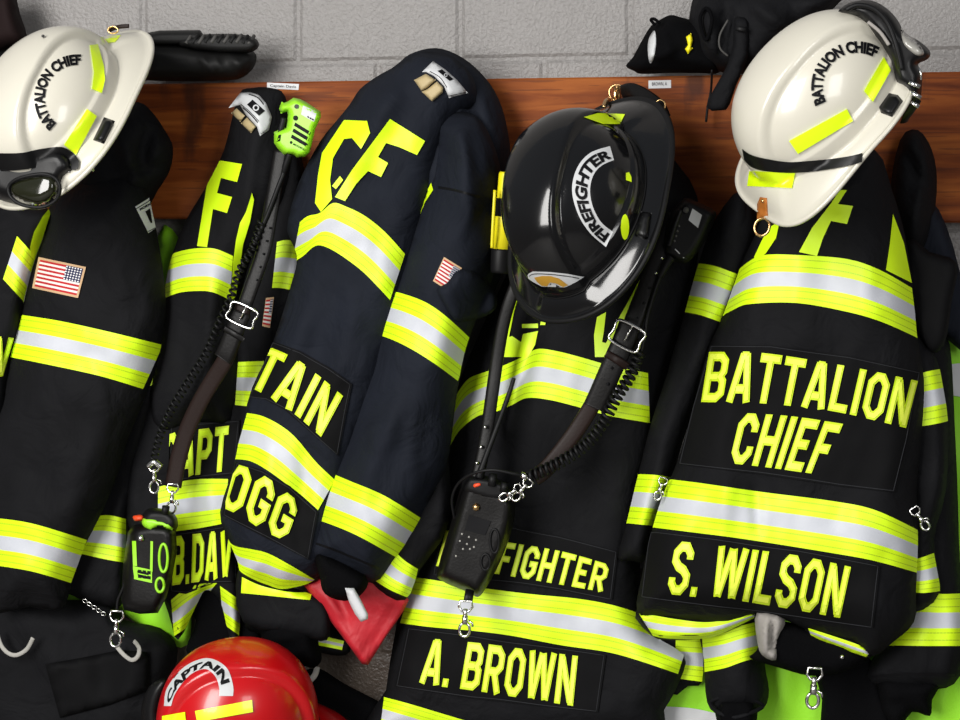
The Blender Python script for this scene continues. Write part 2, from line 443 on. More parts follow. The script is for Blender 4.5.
# ------------------------------------------------------------------ tubes and small hardware
def tube_w(name, pts, r, material, parent, seg=8, flat=1, closed=False, link=True):
    """tube through world points; flat < 1 squashes it across the viewing direction"""
    n = len(pts); vs = []; fs = []; radii = r if isinstance(r, (list, tuple)) else [r]*n
    pts = [Vector(p) for p in pts]; prev = None
    for i in range(n):
        a = pts[i-1] if (i > 0 or closed) else pts[0]; b = pts[(i+1) % n] if (i < n-1 or closed) else pts[-1]
        t = (b-a).normalized(); ref = -FW
        s = t.cross(ref)
        if s.length < .05: s = t.cross(UP)
        s.normalize(); q = s.cross(t).normalized()
        if prev is not None and s.dot(prev) < 0: s = -s; q = -q
        prev = s
        for k in range(seg):
            an = 2*math.pi*k/seg; vs.append(pts[i]+s*math.cos(an)*radii[i]+q*math.sin(an)*radii[i]*flat)
    for i in range(n if closed else n-1):
        j = (i+1) % n
        for k in range(seg): fs.append([i*seg+k, i*seg+(k+1) % seg, j*seg+(k+1) % seg, j*seg+k])
    if not closed: fs.append(list(range(seg))[::-1]); fs.append([(n-1)*seg+k for k in range(seg)])
    return mk(name, vs, fs, material, parent) if link else (vs, fs)
def tube(name, pts, rpx, material, parent, n=6, **kw):
    """pts = (px, py, distance from wall)"""
    if not isinstance(rpx, list): rpx = [rpx]*len(pts)
    pts = [tuple(p)+(r,) for p, r in zip(pts, rpx)]
    q = catmull(pts, n, kw.get('closed', False)) if len(pts) > 2 else pts
    return tube_w(name, [P(*p[:3]) for p in q], [p[3]*.0016 for p in q], material, parent, **kw)
def multi(name, pieces, material, parent):
    vs, fs = [], []
    for v, f in pieces:
        b = len(vs); vs += v; fs += [[i+b for i in q] for q in f]
    return mk(name, vs, fs, material, parent)
def coil(name, pts, rpx, wire, turns, material, parent):
    q = [Vector(P(*p)) for p in catmull(pts, 10)]
    N = turns*12; q = [Vector(p) for p in resample([tuple(p) for p in q], N)]; out = []
    for i in range(N):
        t = (q[min(i+1, N-1)]-q[max(i-1, 0)]).normalized(); s = t.cross(-FW).normalized(); u = s.cross(t)
        a = 2*math.pi*i/12; out.append(q[i]+(s*math.cos(a)+u*math.sin(a))*rpx*.0016)
    return tube_w(name, out, wire*.0016, material, parent, seg=6)
def ring(cx, cy, d, rx, ry, ang=0, n=20, dd=0):
    a0 = math.radians(ang); o = []
    for i in range(n):
        t = 2*math.pi*i/n; x = rx*math.cos(t); y = ry*math.sin(t)
        o.append(P(cx+x*math.cos(a0)-y*math.sin(a0), cy+x*math.sin(a0)+y*math.cos(a0), d+dd*math.cos(t)))
    return o
def snap_hook(parent, x, y, d, s=1.0, ang=0, name='snap_hook', material=None):
    """swivel eye, body, hooked jaw and thumb lever, hanging from (x, y)"""
    material = material or M['chrome']
    a = math.radians(ang); R2 = lambda u, v: (x+s*(u*math.cos(a)-v*math.sin(a)), y+s*(u*math.sin(a)+v*math.cos(a)))
    def rg(u, v, rx, ry, dd=0):
        c = R2(u, v); return ring(c[0], c[1], d, rx*s, ry*s, ang, 16, dd)
    def line(pts, r): return tube_w('', [P(*R2(u, v), d+.002) for u, v in pts], r*s*.0016, None, None, seg=6, link=False)
    pc = [tube_w('', [P(*R2(u, v), d) for u, v in ((-5, 0), (5, 0), (6, 5), (3, 9), (-3, 9), (-6, 5))], 1.1*s*.0016, None, None, seg=6, closed=True, link=False),
          line([(0, 7), (0, 11), (0, 15)], 1.9), line([(0, 13), (0, 20)], 2.5),
          tube_w('', rg(0, 25, 4.6, 6), 1.25*s*.0016, None, None, seg=6, closed=True, link=False),
          line([(3, 17), (6.5, 19), (7, 22)], 1.0)]
    return multi(name, pc, material, parent)

def patch(host, outline, e):
    """sewn-on name patch with a raised edge of stitching"""
    h = decal('name_patch', host, outline, M['patch'], e, off=.0035)
    cx = sum(p[0] for p in outline)/len(outline); cy = sum(p[1] for p in outline)/len(outline)
    pts = []
    for i in range(len(outline)):
        p, q = outline[i], outline[(i+1) % len(outline)]; n = max(1, int(math.dist(p, q)/5))
        for k in range(n):
            x, y = p[0]+(q[0]-p[0])*k/n, p[1]+(q[1]-p[1])*k/n; l = math.hypot(x-cx, y-cy)
            x -= (x-cx)/l*2; y -= (y-cy)/l*2
            pts.append(h.at(x, y, .0002))
    tube_w('edge_stitching', pts, .0007, M['stitch'], h, seg=5, closed=True)
    return h
# ------------------------------------------------------------------ helmets
def sst(a, b, x):
    t = max(0, min(1, (x-a)/(b-a))); return t*t*(3-2*t)
def helmet(root, c, R, s, shp, shell_mat, ridge=.011, edge_mat=None, rn=2.2):
    """dome with a raised comb, a step at its foot, a flaring brim longer behind, and a dark inside"""
    h, a, b, rr, ff = shp; c = Vector(c); R = Matrix(R); N = 192
    T = lambda p: R @ (Vector(p)*s)+c
    rows = []; inner = []
    es = [math.pi/2*(1-i/60) for i in range(1, 61)]
    def crown(az, e, off=0, feat=1):
        k = max(0, math.cos(e))**.8; z = .155*h*max(0, math.sin(e))**.9
        x = .142*a*k*math.cos(az); y = .115*b*k*math.sin(az)
        n = Vector((x/.142**2, y/.115**2, z/.155**2)).normalized() if (x or y or z) else Vector((0, 0, 1))
        o = off
        if feat:
            yy = abs(y)/b
            w = .047-.012*max(0, x/.142)
            o += ridge*sst(w+.010, w-.004, yy)                      # comb along the crown
            o += -.004*sst(.026, .031, z)*sst(w+.004, w+.010, yy)    # side field set back above the foot band
            o += ridge*.5*sst(.010, .006, yy)*0
        return Vector((x, y, z))+n*o
    def rim(az, k=1):
        cz, sz = math.cos(az), math.sin(az); rx = .172*ff if cz > 0 else .215*rr
        q = rn if cz < 0 else 2.2; r = 1/((abs(cz)/rx)**q+(abs(sz)/(.143*b))**q)**(1/q)
        z = -.014-.028*max(0, -cz)**2-.006*max(0, cz)**2
        return Vector((r*cz, r*sz, z))
    AZ = [2*math.pi*i/N for i in range(N)]
    outer = [[crown(az, e) for az in AZ] for e in es]
    foot = outer[-1]
    brim = []
    for t in (.06, .2, .4, .6, .8, .93):
        row = []
        for i, az in enumerate(AZ):
            f0 = foot[i]; r0 = rim(az); p = f0.lerp(r0, t); p.z = f0.z+(r0.z-f0.z)*(t**1.5)
            row.append(p)
        brim.append(row)
    bead = []
    for (o, z) in ((-.001, .0035), (.0035, .003), (.005, -.001), (.0025, -.0045), (-.004, -.0045)):
        bead.append([rim(az)+Vector((math.cos(az)*o, math.sin(az)*o, z)) for az in AZ])
    under = []
    for t in (.8, .5, .2, .0):
        row = []
        for i, az in enumerate(AZ):
            f0 = foot[i]; r0 = rim(az); p = f0.lerp(r0, t); p.z = f0.z+(r0.z-f0.z)*(t**1.5)-.004
            p -= Vector((math.cos(az), math.sin(az), 0))*.004*(1-t); row.append(p)
        under.append(row)
    ins = [[crown(az, e, -.008, 0) for az in AZ] for e in es[::-1][3::5]]
    rows = outer+brim+bead+under+ins
    vs = [T(crown(0, math.pi/2))]; 
    for r_ in rows: vs += [T(p) for p in r_]
    vs.append(T(crown(0, math.pi/2, -.008, 0)))
    fs = []; mi = []
    for i in range(N): fs.append([0, 1+i, 1+(i+1) % N]); mi.append(0)
    for k in range(len(rows)-1):
        dark = k >= len(outer)+len(brim)+len(bead)
        for i in range(N):
            j = (i+1) % N; A, B = 1+k*N, 1+(k+1)*N
            fs.append([A+i, B+i, B+j, A+j]); mi.append(1 if dark else (2 if len(outer)+len(brim) <= k+1 <= len(outer)+len(brim)+len(bead) and edge_mat else 0))
    A = 1+(len(rows)-1)*N
    for i in range(N): fs.append([A+(i+1) % N, A+i, len(vs)-1]); mi.append(1)
    o = mk('shell', vs, fs, [shell_mat, M['rubber'], edge_mat or shell_mat], root, mi=mi)
    H = Host(o, vs, fs, -c.y); H.T = T; H.crown = crown; H.rim = rim
    # suspension band and crown straps inside
    band = [T(Vector((.118*a*math.cos(az), .094*b*math.sin(az), -.004))) for az in AZ[::6]]
    tube_w('headband', band, .010*s, M['rubber'], root, seg=6, flat=.25, closed=True)
    # raised beading where crown and brim meet
    if edge_mat:
      seam = [T(Vector((foot[i].x*1.012, foot[i].y*1.012, .0015))) for i in range(0, N, 3)]
      tube_w('brim_seam', seam, .0009*s, edge_mat, root, seg=6, closed=True)
    return H
def arc(cx, cy, rx, ry, a0, a1, n=14):
    return [(cx+rx*math.cos(math.radians(a0+(a1-a0)*i/(n-1))), cy+ry*math.sin(math.radians(a0+(a1-a0)*i/(n-1)))) for i in range(n)]
# ================================================================== THE PLACE
def structure(o): o['kind'] = 'structure'; return o
# painted concrete block wall: real blocks with grooves between them
vs = []; fs = []
def block(x0, x1, z0, z1, g=.007, dep=.003):
    b = len(vs)
    for (i, yy) in ((0, 0), (g, -dep)):
        for (x, z) in ((x0+i+.0015, z0+i+.0015), (x1-i-.0015, z0+i+.0015), (x1-i-.0015, z1-i-.0015), (x0+i+.0015, z1-i-.0015)): vs.append(Vector((x, yy+dep*1.0, z)))
    fs.append([b+4, b+5, b+6, b+7])
    for k in range(4): j = (k+1) % 4; fs.append([b+k, b+j, b+4+j, b+4+k])
zj = P(460, 60, 0).z; xj = P(460, 30, 0).x; BW = P(460, 30, 0).x-P(298, 30, 0).x; BH = BW*.5
row = -14
z = zj+row*BH
while z < 3.4:
    off = xj if row % 2 == 0 else xj+BW/2
    k = -9
    while off+k*BW < 2.6:
        block(off+k*BW, off+(k+1)*BW, z, z+BH); k += 1
    row += 1; z = zj+row*BH
X0, X1, Z0, Z1 = xj-9*BW, 2.7, zj-14*BH, 3.4
b = len(vs); vs += [Vector((X0, .0024, Z0)), Vector((X1, .0024, Z0)), Vector((X1, .0024, Z1)), Vector((X0, .0024, Z1)), Vector((X0, .12, Z0)), Vector((X1, .12, Z0)), Vector((X1, .12, Z1)), Vector((X0, .12, Z1))]
fs += [[b, b+1, b+2, b+3], [b+5, b+4, b+7, b+6], [b, b+4, b+5, b+1], [b+3, b+2, b+6, b+7], [b, b+3, b+7, b+4], [b+1, b+5, b+6, b+2]]
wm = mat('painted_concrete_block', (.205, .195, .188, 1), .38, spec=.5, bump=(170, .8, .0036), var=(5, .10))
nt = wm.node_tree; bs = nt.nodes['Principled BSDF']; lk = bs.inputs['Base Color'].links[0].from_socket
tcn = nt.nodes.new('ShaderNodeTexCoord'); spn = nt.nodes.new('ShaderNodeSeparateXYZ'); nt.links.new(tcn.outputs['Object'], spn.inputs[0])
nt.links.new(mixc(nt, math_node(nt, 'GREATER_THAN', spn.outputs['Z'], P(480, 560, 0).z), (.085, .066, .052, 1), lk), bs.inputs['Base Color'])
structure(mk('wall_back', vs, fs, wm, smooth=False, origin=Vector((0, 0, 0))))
def boxm(name, x0, x1, y0, y1, z0, z1, m, parent=None):
    v = [Vector((x, y, z)) for x in (x0, x1) for y in (y0, y1) for z in (z0, z1)]
    f = [[0, 1, 3, 2], [4, 6, 7, 5], [0, 4, 5, 1], [2, 3, 7, 6], [0, 2, 6, 4], [1, 5, 7, 3]]
    return mk(name, v, f, m, parent, smooth=False)
fl = structure(boxm('floor', X0, X1, -5, .12, Z0-.1, Z0, mat('grey_concrete_floor', (.22, .21, .20, 1), .6, var=(3, .15), bump=(40, .2, .002))))
# wooden coat rail board
def wood():
    m = bpy.data.materials.new('red_brown_stained_wood'); m.use_nodes = True; nt = m.node_tree; b = nt.nodes['Principled BSDF']
    tc = nt.nodes.new('ShaderNodeTexCoord'); mp = nt.nodes.new('ShaderNodeMapping'); nt.links.new(tc.outputs['Object'], mp.inputs[0])
    mp.inputs['Scale'].default_value = (1.6, 10, 16)
    n = nt.nodes.new('ShaderNodeTexNoise'); n.inputs['Scale'].default_value = 3; n.inputs['Detail'].default_value = 9; n.inputs['Distortion'].default_value = .6
    nt.links.new(mp.outputs[0], n.inputs['Vector'])
    r = nt.nodes.new('ShaderNodeValToRGB'); e = r.color_ramp.elements
    e[0].position = .28; e[0].color = (.09, .018, .004, 1); e[1].position = .75; e[1].color = (.34, .10, .018, 1)
    k = e.new(.5); k.color = (.19, .045, .008, 1)
    nt.links.new(n.outputs['Fac'], r.inputs[0])
    # drips and worn dark patches
    n2 = nt.nodes.new('ShaderNodeTexNoise'); n2.inputs['Scale'].default_value = 9; n2.inputs['Detail'].default_value = 7
    mp2 = nt.nodes.new('ShaderNodeMapping'); mp2.inputs['Scale'].default_value = (1.6, 1, .5); nt.links.new(tc.outputs['Object'], mp2.inputs[0]); nt.links.new(mp2.outputs[0], n2.inputs['Vector'])
    r2 = nt.nodes.new('ShaderNodeValToRGB'); r2.color_ramp.elements[0].position = .60; r2.color_ramp.elements[1].position = .70
    nt.links.new(n2.outputs['Fac'], r2.inputs[0])
    c = mixc(nt, math_node(nt, 'MULTIPLY', r2.outputs[0], .7), r.outputs[0], (.025, .010, .007, 1))
    n3 = nt.nodes.new('ShaderNodeTexNoise'); n3.inputs['Scale'].default_value = 1; n3.inputs['Detail'].default_value = 8
    mp3 = nt.nodes.new('ShaderNodeMapping'); mp3.inputs['Scale'].default_value = (8, 8, 160); nt.links.new(tc.outputs['Object'], mp3.inputs[0]); nt.links.new(mp3.outputs[0], n3.inputs['Vector'])
    c = mixc(nt, math_node(nt, 'MULTIPLY', math_node(nt, 'GREATER_THAN', n3.outputs['Fac'], .6), .45), c, (.06, .016, .008, 1))
    nt.links.new(c, b.inputs['Base Color']); b.inputs['Roughness'].default_value = .6; b.inputs['Specular IOR Level'].default_value = .15
    bp = nt.nodes.new('ShaderNodeBump'); bp.inputs['Strength'].default_value = .3; bp.inputs['Distance'].default_value = .001
    nt.links.new(n3.outputs['Fac'], bp.inputs['Height']); nt.links.new(bp.outputs['Normal'], b.inputs['Normal'])
    return m
bd = .042
zt = P(600, 77, bd).z; zb = P(600, 221, bd).z
M['wood'] = wood()
vs = []; fs = []
prof_y = [(.0, zb), (-bd+.003, zb), (-bd, zb+.003), (-bd, zt-.003), (-bd+.003, zt), (0, zt)]
for x in (-1.3, 1.6):
    vs += [Vector((x, y, z)) for y, z in prof_y]
for k in range(6): j = (k+1) % 6; fs.append([k, 6+k, 6+j, j])
fs += [[5, 4, 3, 2, 1, 0], [6, 7, 8, 9, 10, 11]]
board = mk('coat_rail_board', vs, fs, M['wood'], smooth=False)
tag(board, 'wide red-brown stained wooden board running along the grey block wall behind the coats', 'board')
class Flat:
    def hits(self, x, y): return True
    def __init__(self, d): self.d = d
    def at(self, x, y, off): return P(x, y, self.d+off)
    def hit(self, x, y): return P(x, y, self.d)
    def depth(self, x, y): return self.d
BF = Flat(bd)
for (q, ta, tb, txt, lab) in (([(267, 82.5), (299, 84), (298.5, 90), (267, 88.5)], [(270, 84.2), (296, 85.5)], [(270, 87.5), (296, 88.8)], 'Captain Davis', 'small white name sticker on the wooden board above the green speaker microphone'),
                         ([(648.5, 80.5), (671, 80), (671, 88), (648.5, 88.5)], [(652, 82.4), (667, 82)], [(652, 86.2), (667, 85.9)], 'BROWN, A', 'small white name sticker on the wooden board right of the black helmet hook')):
    e = empty('name_sticker', lab, 'sticker', P(q[0][0], q[0][1], bd))
    pl = decal('label_tape', BF, q, M['label'], e, off=.0006, sink=0)
    printed(BF, txt, ta, tb, M['ink'], pl, off=.001, bold=.01)

# small old putty patch and brass hooks on the rail
def hook(x, y, label, dx=0):
    e = empty('coat_hook', label, 'hook', P(x, y, bd))
    tube('backplate', [(x+dx, y-6, bd+.003), (x+dx, y+12, bd+.003)], 4, M['brass'], e, flat=.35)
    tube('prong', [(x+dx, y+6, bd+.004), (x+dx, y+9, bd+.03), (x+dx, y+4, bd+.055), (x, y-6, bd+.062)], 1.6, M['brass'], e)
    return e
hook(617, 92, 'brass coat hook above the black helmet, holding its ring')

# ------------------------------------------------------------------ LEFT: white helmet, its goggles
def yb(H, q, root, name='reflective_sticker'):
    return decal(name, H, q, M['sticker'], root, off=.003, step=3)
def gadget(H, q, root, name='rubber_clip'):
    h = panel(name, q, .0005, .009, M['rubber_soft'], root, R=4, step=3, sm=False, wr=0, back=.003, on=H); return h
Lc, LR = (-.6295, -.3, 1.8656), ((-.0997, .9352, -.3399), (-.5915, -.3304, -.7355), (-.8001, .1277, .5861))
e = empty('fire_helmet', 'white fire helmet reading BATTALION CHIEF at the left edge, goggles hanging low on it', 'helmet', Lc, 'white fire helmets')
HL = helmet(e, Lc, LR, .998, (.71, .976, 1.05, .97, .99), M['white'])
printed(HL, 'BATTALION CHIEF', arc(78, 98, 44, 44, 131, 274), arc(78, 98, 33, 33, 131, 274), M['ink'], e)
yb(HL, [(90, 45), (98, 44), (104, 66), (105, 80), (102, 93), (92, 89), (94, 72)], e)
yb(HL, [(87, 109), (97, 116), (76, 155), (64, 145)], e)
yb(HL, [(101, 37), (121, 35), (115, 42), (105, 43)], e)
gadget(HL, [(104, 117), (115, 121), (104, 144), (93, 140)], e)
tube('hanger_strap', [(108, 31, .19), (118, 27, .20), (129, 26, .20)], 2.2, M['brown'], e, flat=.4)
tube_w('hanger_ring', ring(113, 30, .20, 5, 3.5), .0016, M['brass'], e, closed=True)
tube('rivet', [(43, 36, HL.depth(43, 38)+.0), (43, 36, HL.depth(43, 38)+.004)], 1.6, M['grime'], e)

def goggles(e, frame, lens, d0, strapa, strapb, H, bridge=None, lensmat='lens', bulge=.03):
    fr = panel('frame', frame, d0, bulge, M['rubber_soft'], e, R=12, wr=.001, step=4, back=.03)
    ln = panel('lens', lens, .0015, .006, M[lensmat], e, R=14, wr=0, step=3, back=.002, on=fr)
    return fr, ln
e = empty('safety_goggles', 'black rubber goggles with dark lens hanging on the front of the left white helmet', 'goggles', P(37, 190, .40), 'helmet goggles')
fr, ln = goggles(e, [(-14, 158), (10, 156), (30, 152), (50, 147), (63, 149), (72, 160), (74, 172), (65, 178), (63, 192), (54, 204), (38, 210), (18, 205), (-14, 192)],
        [(10, 184), (20, 178), (42, 174), (54, 178), (59, 188), (55, 199), (42, 206), (24, 204), (12, 196)], .385, None, None, HL)
ribbon('strap', HL, [(-10, 153), (20, 153), (40, 149), (62, 147), (74, 154), (79, 161)], [(-10, 172), (20, 170), (45, 166), (62, 166), (73, 170), (78, 168)], M['rubber_soft'], e, off=.006)
tube('lens_rim', [(9, 186, .42), (20, 178, .424), (42, 174, .424), (55, 178, .42), (60, 188, .418), (56, 200, .416), (42, 207, .416), (23, 205, .418), (11, 197, .42)], 1.8, M['rubber'], e, closed=True)
multi('buckle', [tube_w('', [P(68, 164, .40), P(80, 171, .39), P(77, 176, .39), P(66, 170, .40)], .002, None, None, closed=True, link=False),
                 tube_w('', [P(80, 169, .385), P(94, 170, .375)], .003, None, None, flat=.4, link=False)], M['chrome'], e)

# ------------------------------------------------------------------ BLACK helmet
Bc, BR = (.2323, -.3, 1.7167), ((-.084, .8937, -.4407), (-.503, -.4198, -.7555), (-.8602, .1582, .4848))
e = empty('fire_helmet', 'glossy black fire helmet with an arched white FIREFIGHTER label, hung by its ring', 'helmet', Bc)
HB = helmet(e, Bc, BR, .999, (.81, .981, .987, 1.012, 1.032), M['gloss'], edge_mat=M['rubber'])
TO = [(606, 247), (590, 233), (578, 214), (572, 190), (577, 168), (590, 153), (610, 146)]
TI = [(613, 232), (601, 222), (593, 207), (590, 191), (593, 176), (601, 166), (614, 160)]
lb = ribbon('name_label', HB, TO, TI, M['label'], e, off=.001, step=3)
TO2 = [(604, 243), (592, 232), (580.5, 214), (575, 190), (580, 169), (591.5, 156), (609.5, 149)]
TI2 = [(610, 234), (598.5, 224), (590.5, 208), (587.5, 191), (590.5, 175), (600, 164.5), (612, 158)]
printed(lb, 'FIREFIGHTER', TO2, TI2, M['ink'], lb.obj, off=.0010, bold=.045)
yb(HB, [(584, 117), (598, 113), (625, 114), (620, 124), (603, 124)], e)
decal('reflective_sticker', HB, arc(625, 227, 4.2, 13, 0, 330, 12), M['sticker'], e, off=.001)
decal('reflective_sticker', HB, [(626, 173), (629, 172), (631.5, 177), (631.5, 182), (626, 180)], M['sticker'], e, off=.001)
gadget(HB, [(641, 211), (652, 213), (648, 240), (634, 236)], e)
fb = decal('front_emblem', HB, [(526, 277), (529, 273.5), (533, 271.5), (550, 272), (568, 274), (584, 277), (577, 281.5), (570, 285.2), (565, 287.4), (541.5, 286.5), (533, 282)], M['label'], e, off=.002, step=3)
decal('emblem_print', fb, [(534, 277.7), (542, 276), (550.4, 276), (559, 278.6), (568, 285.2), (563, 287.2), (556, 283.5), (550, 282.5), (547, 286.4), (541.5, 285.9), (537, 282)], M['reflect'], fb.obj, off=.001, step=2)
decal('emblem_print', fb, [(550, 283.6), (555, 284), (560, 287), (549, 287)], M['ink'], fb.obj, off=.0012, step=2)
ribbon('emblem_line', fb, [(529, 276), (534, 273.6), (550, 274), (568, 276), (579, 278)], [(529, 276.8), (534, 274.4), (550, 274.8), (568, 276.8), (579, 278.8)], M['ink'], fb.obj, off=.001, rows=3, sink=0)
tube_w('hanger_ring', ring(618, 93, bd+.045, 9, 8, 20), .0018, M['brass'], e, closed=True, seg=8)
tube('hanger_tab', [(604, 107, .19), (607, 101, .16), (612, 99, .10)], [2.5, 3, 2], M['brass'], e, flat=.5)
tube_w('buckle', ring(660, 106, .17, 5, 6, 10), .0016, M['brass'], e, closed=True)
tube('hanger_strap', [(622, 92, .10), (632, 90, .12), (645, 96, .14), (658, 106, .16), (664, 118, .17)], 7, M['leather'], e, flat=.25)

# ------------------------------------------------------------------ RIGHT: white helmet, its goggles
Rc, RR = (.598, -.34, 1.8608), ((.6652, -.5195, -.5363), (.1367, .7909, -.5965), (.734, .3235, .5971))
e = empty('fire_helmet', 'white fire helmet reading BATTALION CHIEF at upper right, tan leather tab on its brim', 'helmet', Rc, 'white fire helmets')
HR = helmet(e, Rc, RR, .843, (.917, 1.106, 1.043, .95, .902), M['white'], rn=3.8)
printed(HR, 'BATTALION CHIEF', arc(857, 87, 46, 46, 155, 300), arc(857, 87, 34, 34, 155, 302), M['ink'], e)
yb(HR, [(789, 141), (847, 109), (853, 121), (798, 154)], e)
yb(HR, [(864, 91), (884, 57), (891, 70), (873, 102)], e)
yb(HR, [(749, 171), (795, 173), (792, 188), (747, 186)], e)
gadget(HR, [(879, 107), (889, 93), (898, 95), (903, 101), (892, 117), (881, 113)], e)
tb = panel('leather_tab', [(760, 197), (767, 198), (768, 218), (757, 220), (757, 204)], .001, .003, M['tan'], e, R=3, step=2.5, wr=0, sm=False, on=HR)
tube_w('tab_ring', ring(762, 227, HR.depth(762, 212)+.004, 7.5, 9, 20), .0020, M['brass'], e, closed=True)
tube('rivet', [(763, 201, HR.depth(763, 201)+.003), (763, 201, HR.depth(763, 201)+.006)], 1.8, M['brass'], e)
e = empty('safety_goggles', 'black goggles pushed up on top of the right white helmet, clear lens outwards', 'goggles', P(890, 40, .34), 'helmet goggles')
fr = panel('frame', [(838, 12), (849, 3), (869, 0), (885, 7), (897, 19), (905, 33), (919, 41), (930, 51), (928, 59), (918, 64), (922, 72), (922, 84), (920, 100), (912, 103), (906, 90), (896, 83), (892, 70), (888, 56), (878, 39), (863, 22), (851, 15)], .385, .03, M['rubber_soft'], e, R=9, step=4, wr=.001, back=.02)
ln = panel('lens', [(901, 28), (906, 33), (914, 39), (922, 48), (924, 54), (918, 56), (909, 50), (903, 42)], .001, .004, M['clear'], e, R=6, step=3, wr=0, on=fr)
tube('face_seal', [(846, 10, .420), (858, 5, .422), (874, 9, .422), (888, 24, .420), (897, 48, .42), (902, 70, .418)], 2.2, M['rubber'], e)
tube('strap_slot', [(868, 22, .418), (880, 32, .42), (889, 45, .42)], 1.6, M['greycloth'], e)
ribbon('strap', HR, [(742, 149), (749, 154), (762, 158), (787, 162), (808, 161), (830, 159), (850, 156), (862, 153)], [(744, 160), (751, 167), (764, 171), (787, 173), (808, 172), (830, 169), (850, 165), (862, 162)], M['rubber_soft'], e, off=.004, step=4)
multi('buckle', [tube_w('', [P(*p) for p in q], .0028, None, None, link=False, flat=.5) for q in ([(909, 82, .42), (920, 87, .42)], [(911, 92, .42), (921, 98, .42)], [(911, 102, .41), (919, 107, .41)])]+[tube_w('', [P(919, 68, .42), P(921, 74, .42), P(921, 80, .42)], .0014, None, None, link=False)], M['chrome'], e)
tube('strap_end', [(917, 100, .39), (908, 114, .36), (904, 122, .33)], 4, M['rubber_soft'], e, flat=.3)

# ------------------------------------------------------------------ RED helmet
e = empty('fire_helmet', 'glossy red fire helmet with arched CAPTAIN label at the bottom edge', 'helmet', P(238, 740, .22))
Fv = (RT*-.93+FW*-.20+UP*-.02).normalized(); Uv = (UP*.95+FW*-.28); Uv = (Uv-Fv*Uv.dot(Fv)).normalized(); Lv = Uv.cross(Fv)
RM = Matrix((Fv, Lv, Uv)).transposed()
cR = P(238, 727, .22)
HE = helmet(e, cR, RM, .92, (.95, .93, 1, 1, 1), M['red'], edge_mat=M['rubber'])
TO = [(164, 706), (167, 688), (184, 667), (207, 658), (226, 667), (233, 685), (233, 696)]
TI = [(171, 706), (176, 692), (190, 675), (205, 669), (215, 676), (219, 687), (219, 696)]
lb = ribbon('name_label', HE, TO, TI, M['label'], e, off=.001, step=3)
printed(lb, 'CAPTAIN', [(166, 702), (171, 686), (186, 669.5), (207, 661), (223.5, 669), (230, 682)], [(170, 703), (175.5, 690.5), (189.5, 676), (206, 667.5), (217, 675), (221, 685)], M['ink'], lb.obj, off=.0010, bold=.045)
yb(HE, [(195, 711), (252, 700), (253, 712), (197, 722)], e)
yb(HE, [(162, 716), (185, 712), (186, 724), (162, 726)], e)
e = empty('face_shield', 'smoky face shield edge folded up at the left of the red helmet', 'face shield', P(150, 705, .2))
panel('shield', [(147, 690), (156, 681), (168, 678), (166, 690), (160, 712), (162, 735), (146, 735), (141, 710)], .235, .012, M['rubber_soft'], e, R=12, step=4, wr=0)
# ------------------------------------------------------------------ LEFT jacket (J1)
def trim(H, top, bot, parent, **k): return ribbon('reflective_trim', H, top, bot, M['trim'], parent, **k)
e = empty('turnout_jacket', 'black turnout jacket at the left edge, small flag patch on its shoulder', 'jacket', P(70, 200, .1), 'turnout jackets')
hood = panel('collar', [(88, 130), (112, 108), (138, 102), (152, 112), (166, 132), (173, 148), (170, 170), (158, 190), (140, 215), (100, 210), (70, 190)], .085, .06, M['black'], e, R=30, folds=[(118, 130, 138, 190, 9, .016), (150, 125, 140, 170, 7, -.012), (120, 175, 165, 165, 5, -.012)], seed=1)
b1 = panel('front_panel', [(-20, 200), (30, 205), (52, 212), (44, 235), (34, 262), (24, 300), (20, 330), (10, 362), (4, 420), (-20, 430)], .12, .04, M['black'], e, seed=2, R=16)
trim(b1, [(17, 236), (37, 258)], [(3, 279), (25, 303)], b1.obj, rows=12)
decal('edge_strip', b1, [(52, 205), (50, 215), (42, 240), (36, 262), (31, 256), (30, 247), (34, 232), (43, 216)], M['yellow'], b1.obj, off=.004, step=3)
word(b1, 'N', [(-4, 336), (14, 338)], [(-12, 380), (3, 376)], e)
s1 = panel('sleeve', [(52, 200), (75, 188), (100, 176), (128, 172), (146, 190), (153, 215), (160, 250), (166, 300), (163, 335), (155, 372), (144, 400), (128, 440), (115, 482), (98, 520), (84, 548), (72, 582), (62, 609), (30, 607), (-15, 600), (-15, 440), (0, 400), (8, 365), (20, 318), (32, 270), (46, 230)], .125, .065, M['black'], e, R=46,
           folds=[(60, 400, 110, 380, 26, .006), (20, 470, 90, 500, 22, -.006), (70, 250, 110, 215, 20, .007), (60, 220, 50, 300, 12, .006), (100, 420, 60, 560, 22, .009), (130, 240, 140, 330, 12, -.006)], seed=3)
trim(s1, [(22, 315), (60, 321), (110, 332), (163, 345)], [(10, 357), (50, 365), (100, 376), (143, 389)], s1.obj)
trim(s1, [(-15, 517), (30, 523), (87, 540)], [(-15, 564), (30, 571), (71, 583)], s1.obj)
ribbon('hem_seam', s1, [(-14, 588), (30, 593), (66, 598)], [(-14, 590), (30, 595), (65, 600)], M['ink'], s1.obj, off=.001, rows=3)
fp = ribbon('flag_patch', s1, [(38.5, 257), (86, 267)], [(32, 288), (78, 298)], M['flag'], e, step=2.5, off=.003)
lb = decal('white_tag', s1, [(135.2, 206.7), (150.8, 197), (156, 228), (148.4, 233)], M['label'], e, off=.003)
decal('printed_mark', lb, [(145.3, 211.5), (150, 208.4), (151, 213), (152.4, 222.6), (150.8, 223.3)], M['ink'], lb.obj, off=.001, step=2)
for q in ([(136.3, 208.2), (151.5, 199.2)], [(148, 231.2), (155.5, 227.4)]):
    ribbon('printed_line', lb, q, [(x+.2, y+.8) for x, y in q], M['ink'], lb.obj, off=.001, rows=3, sink=0)
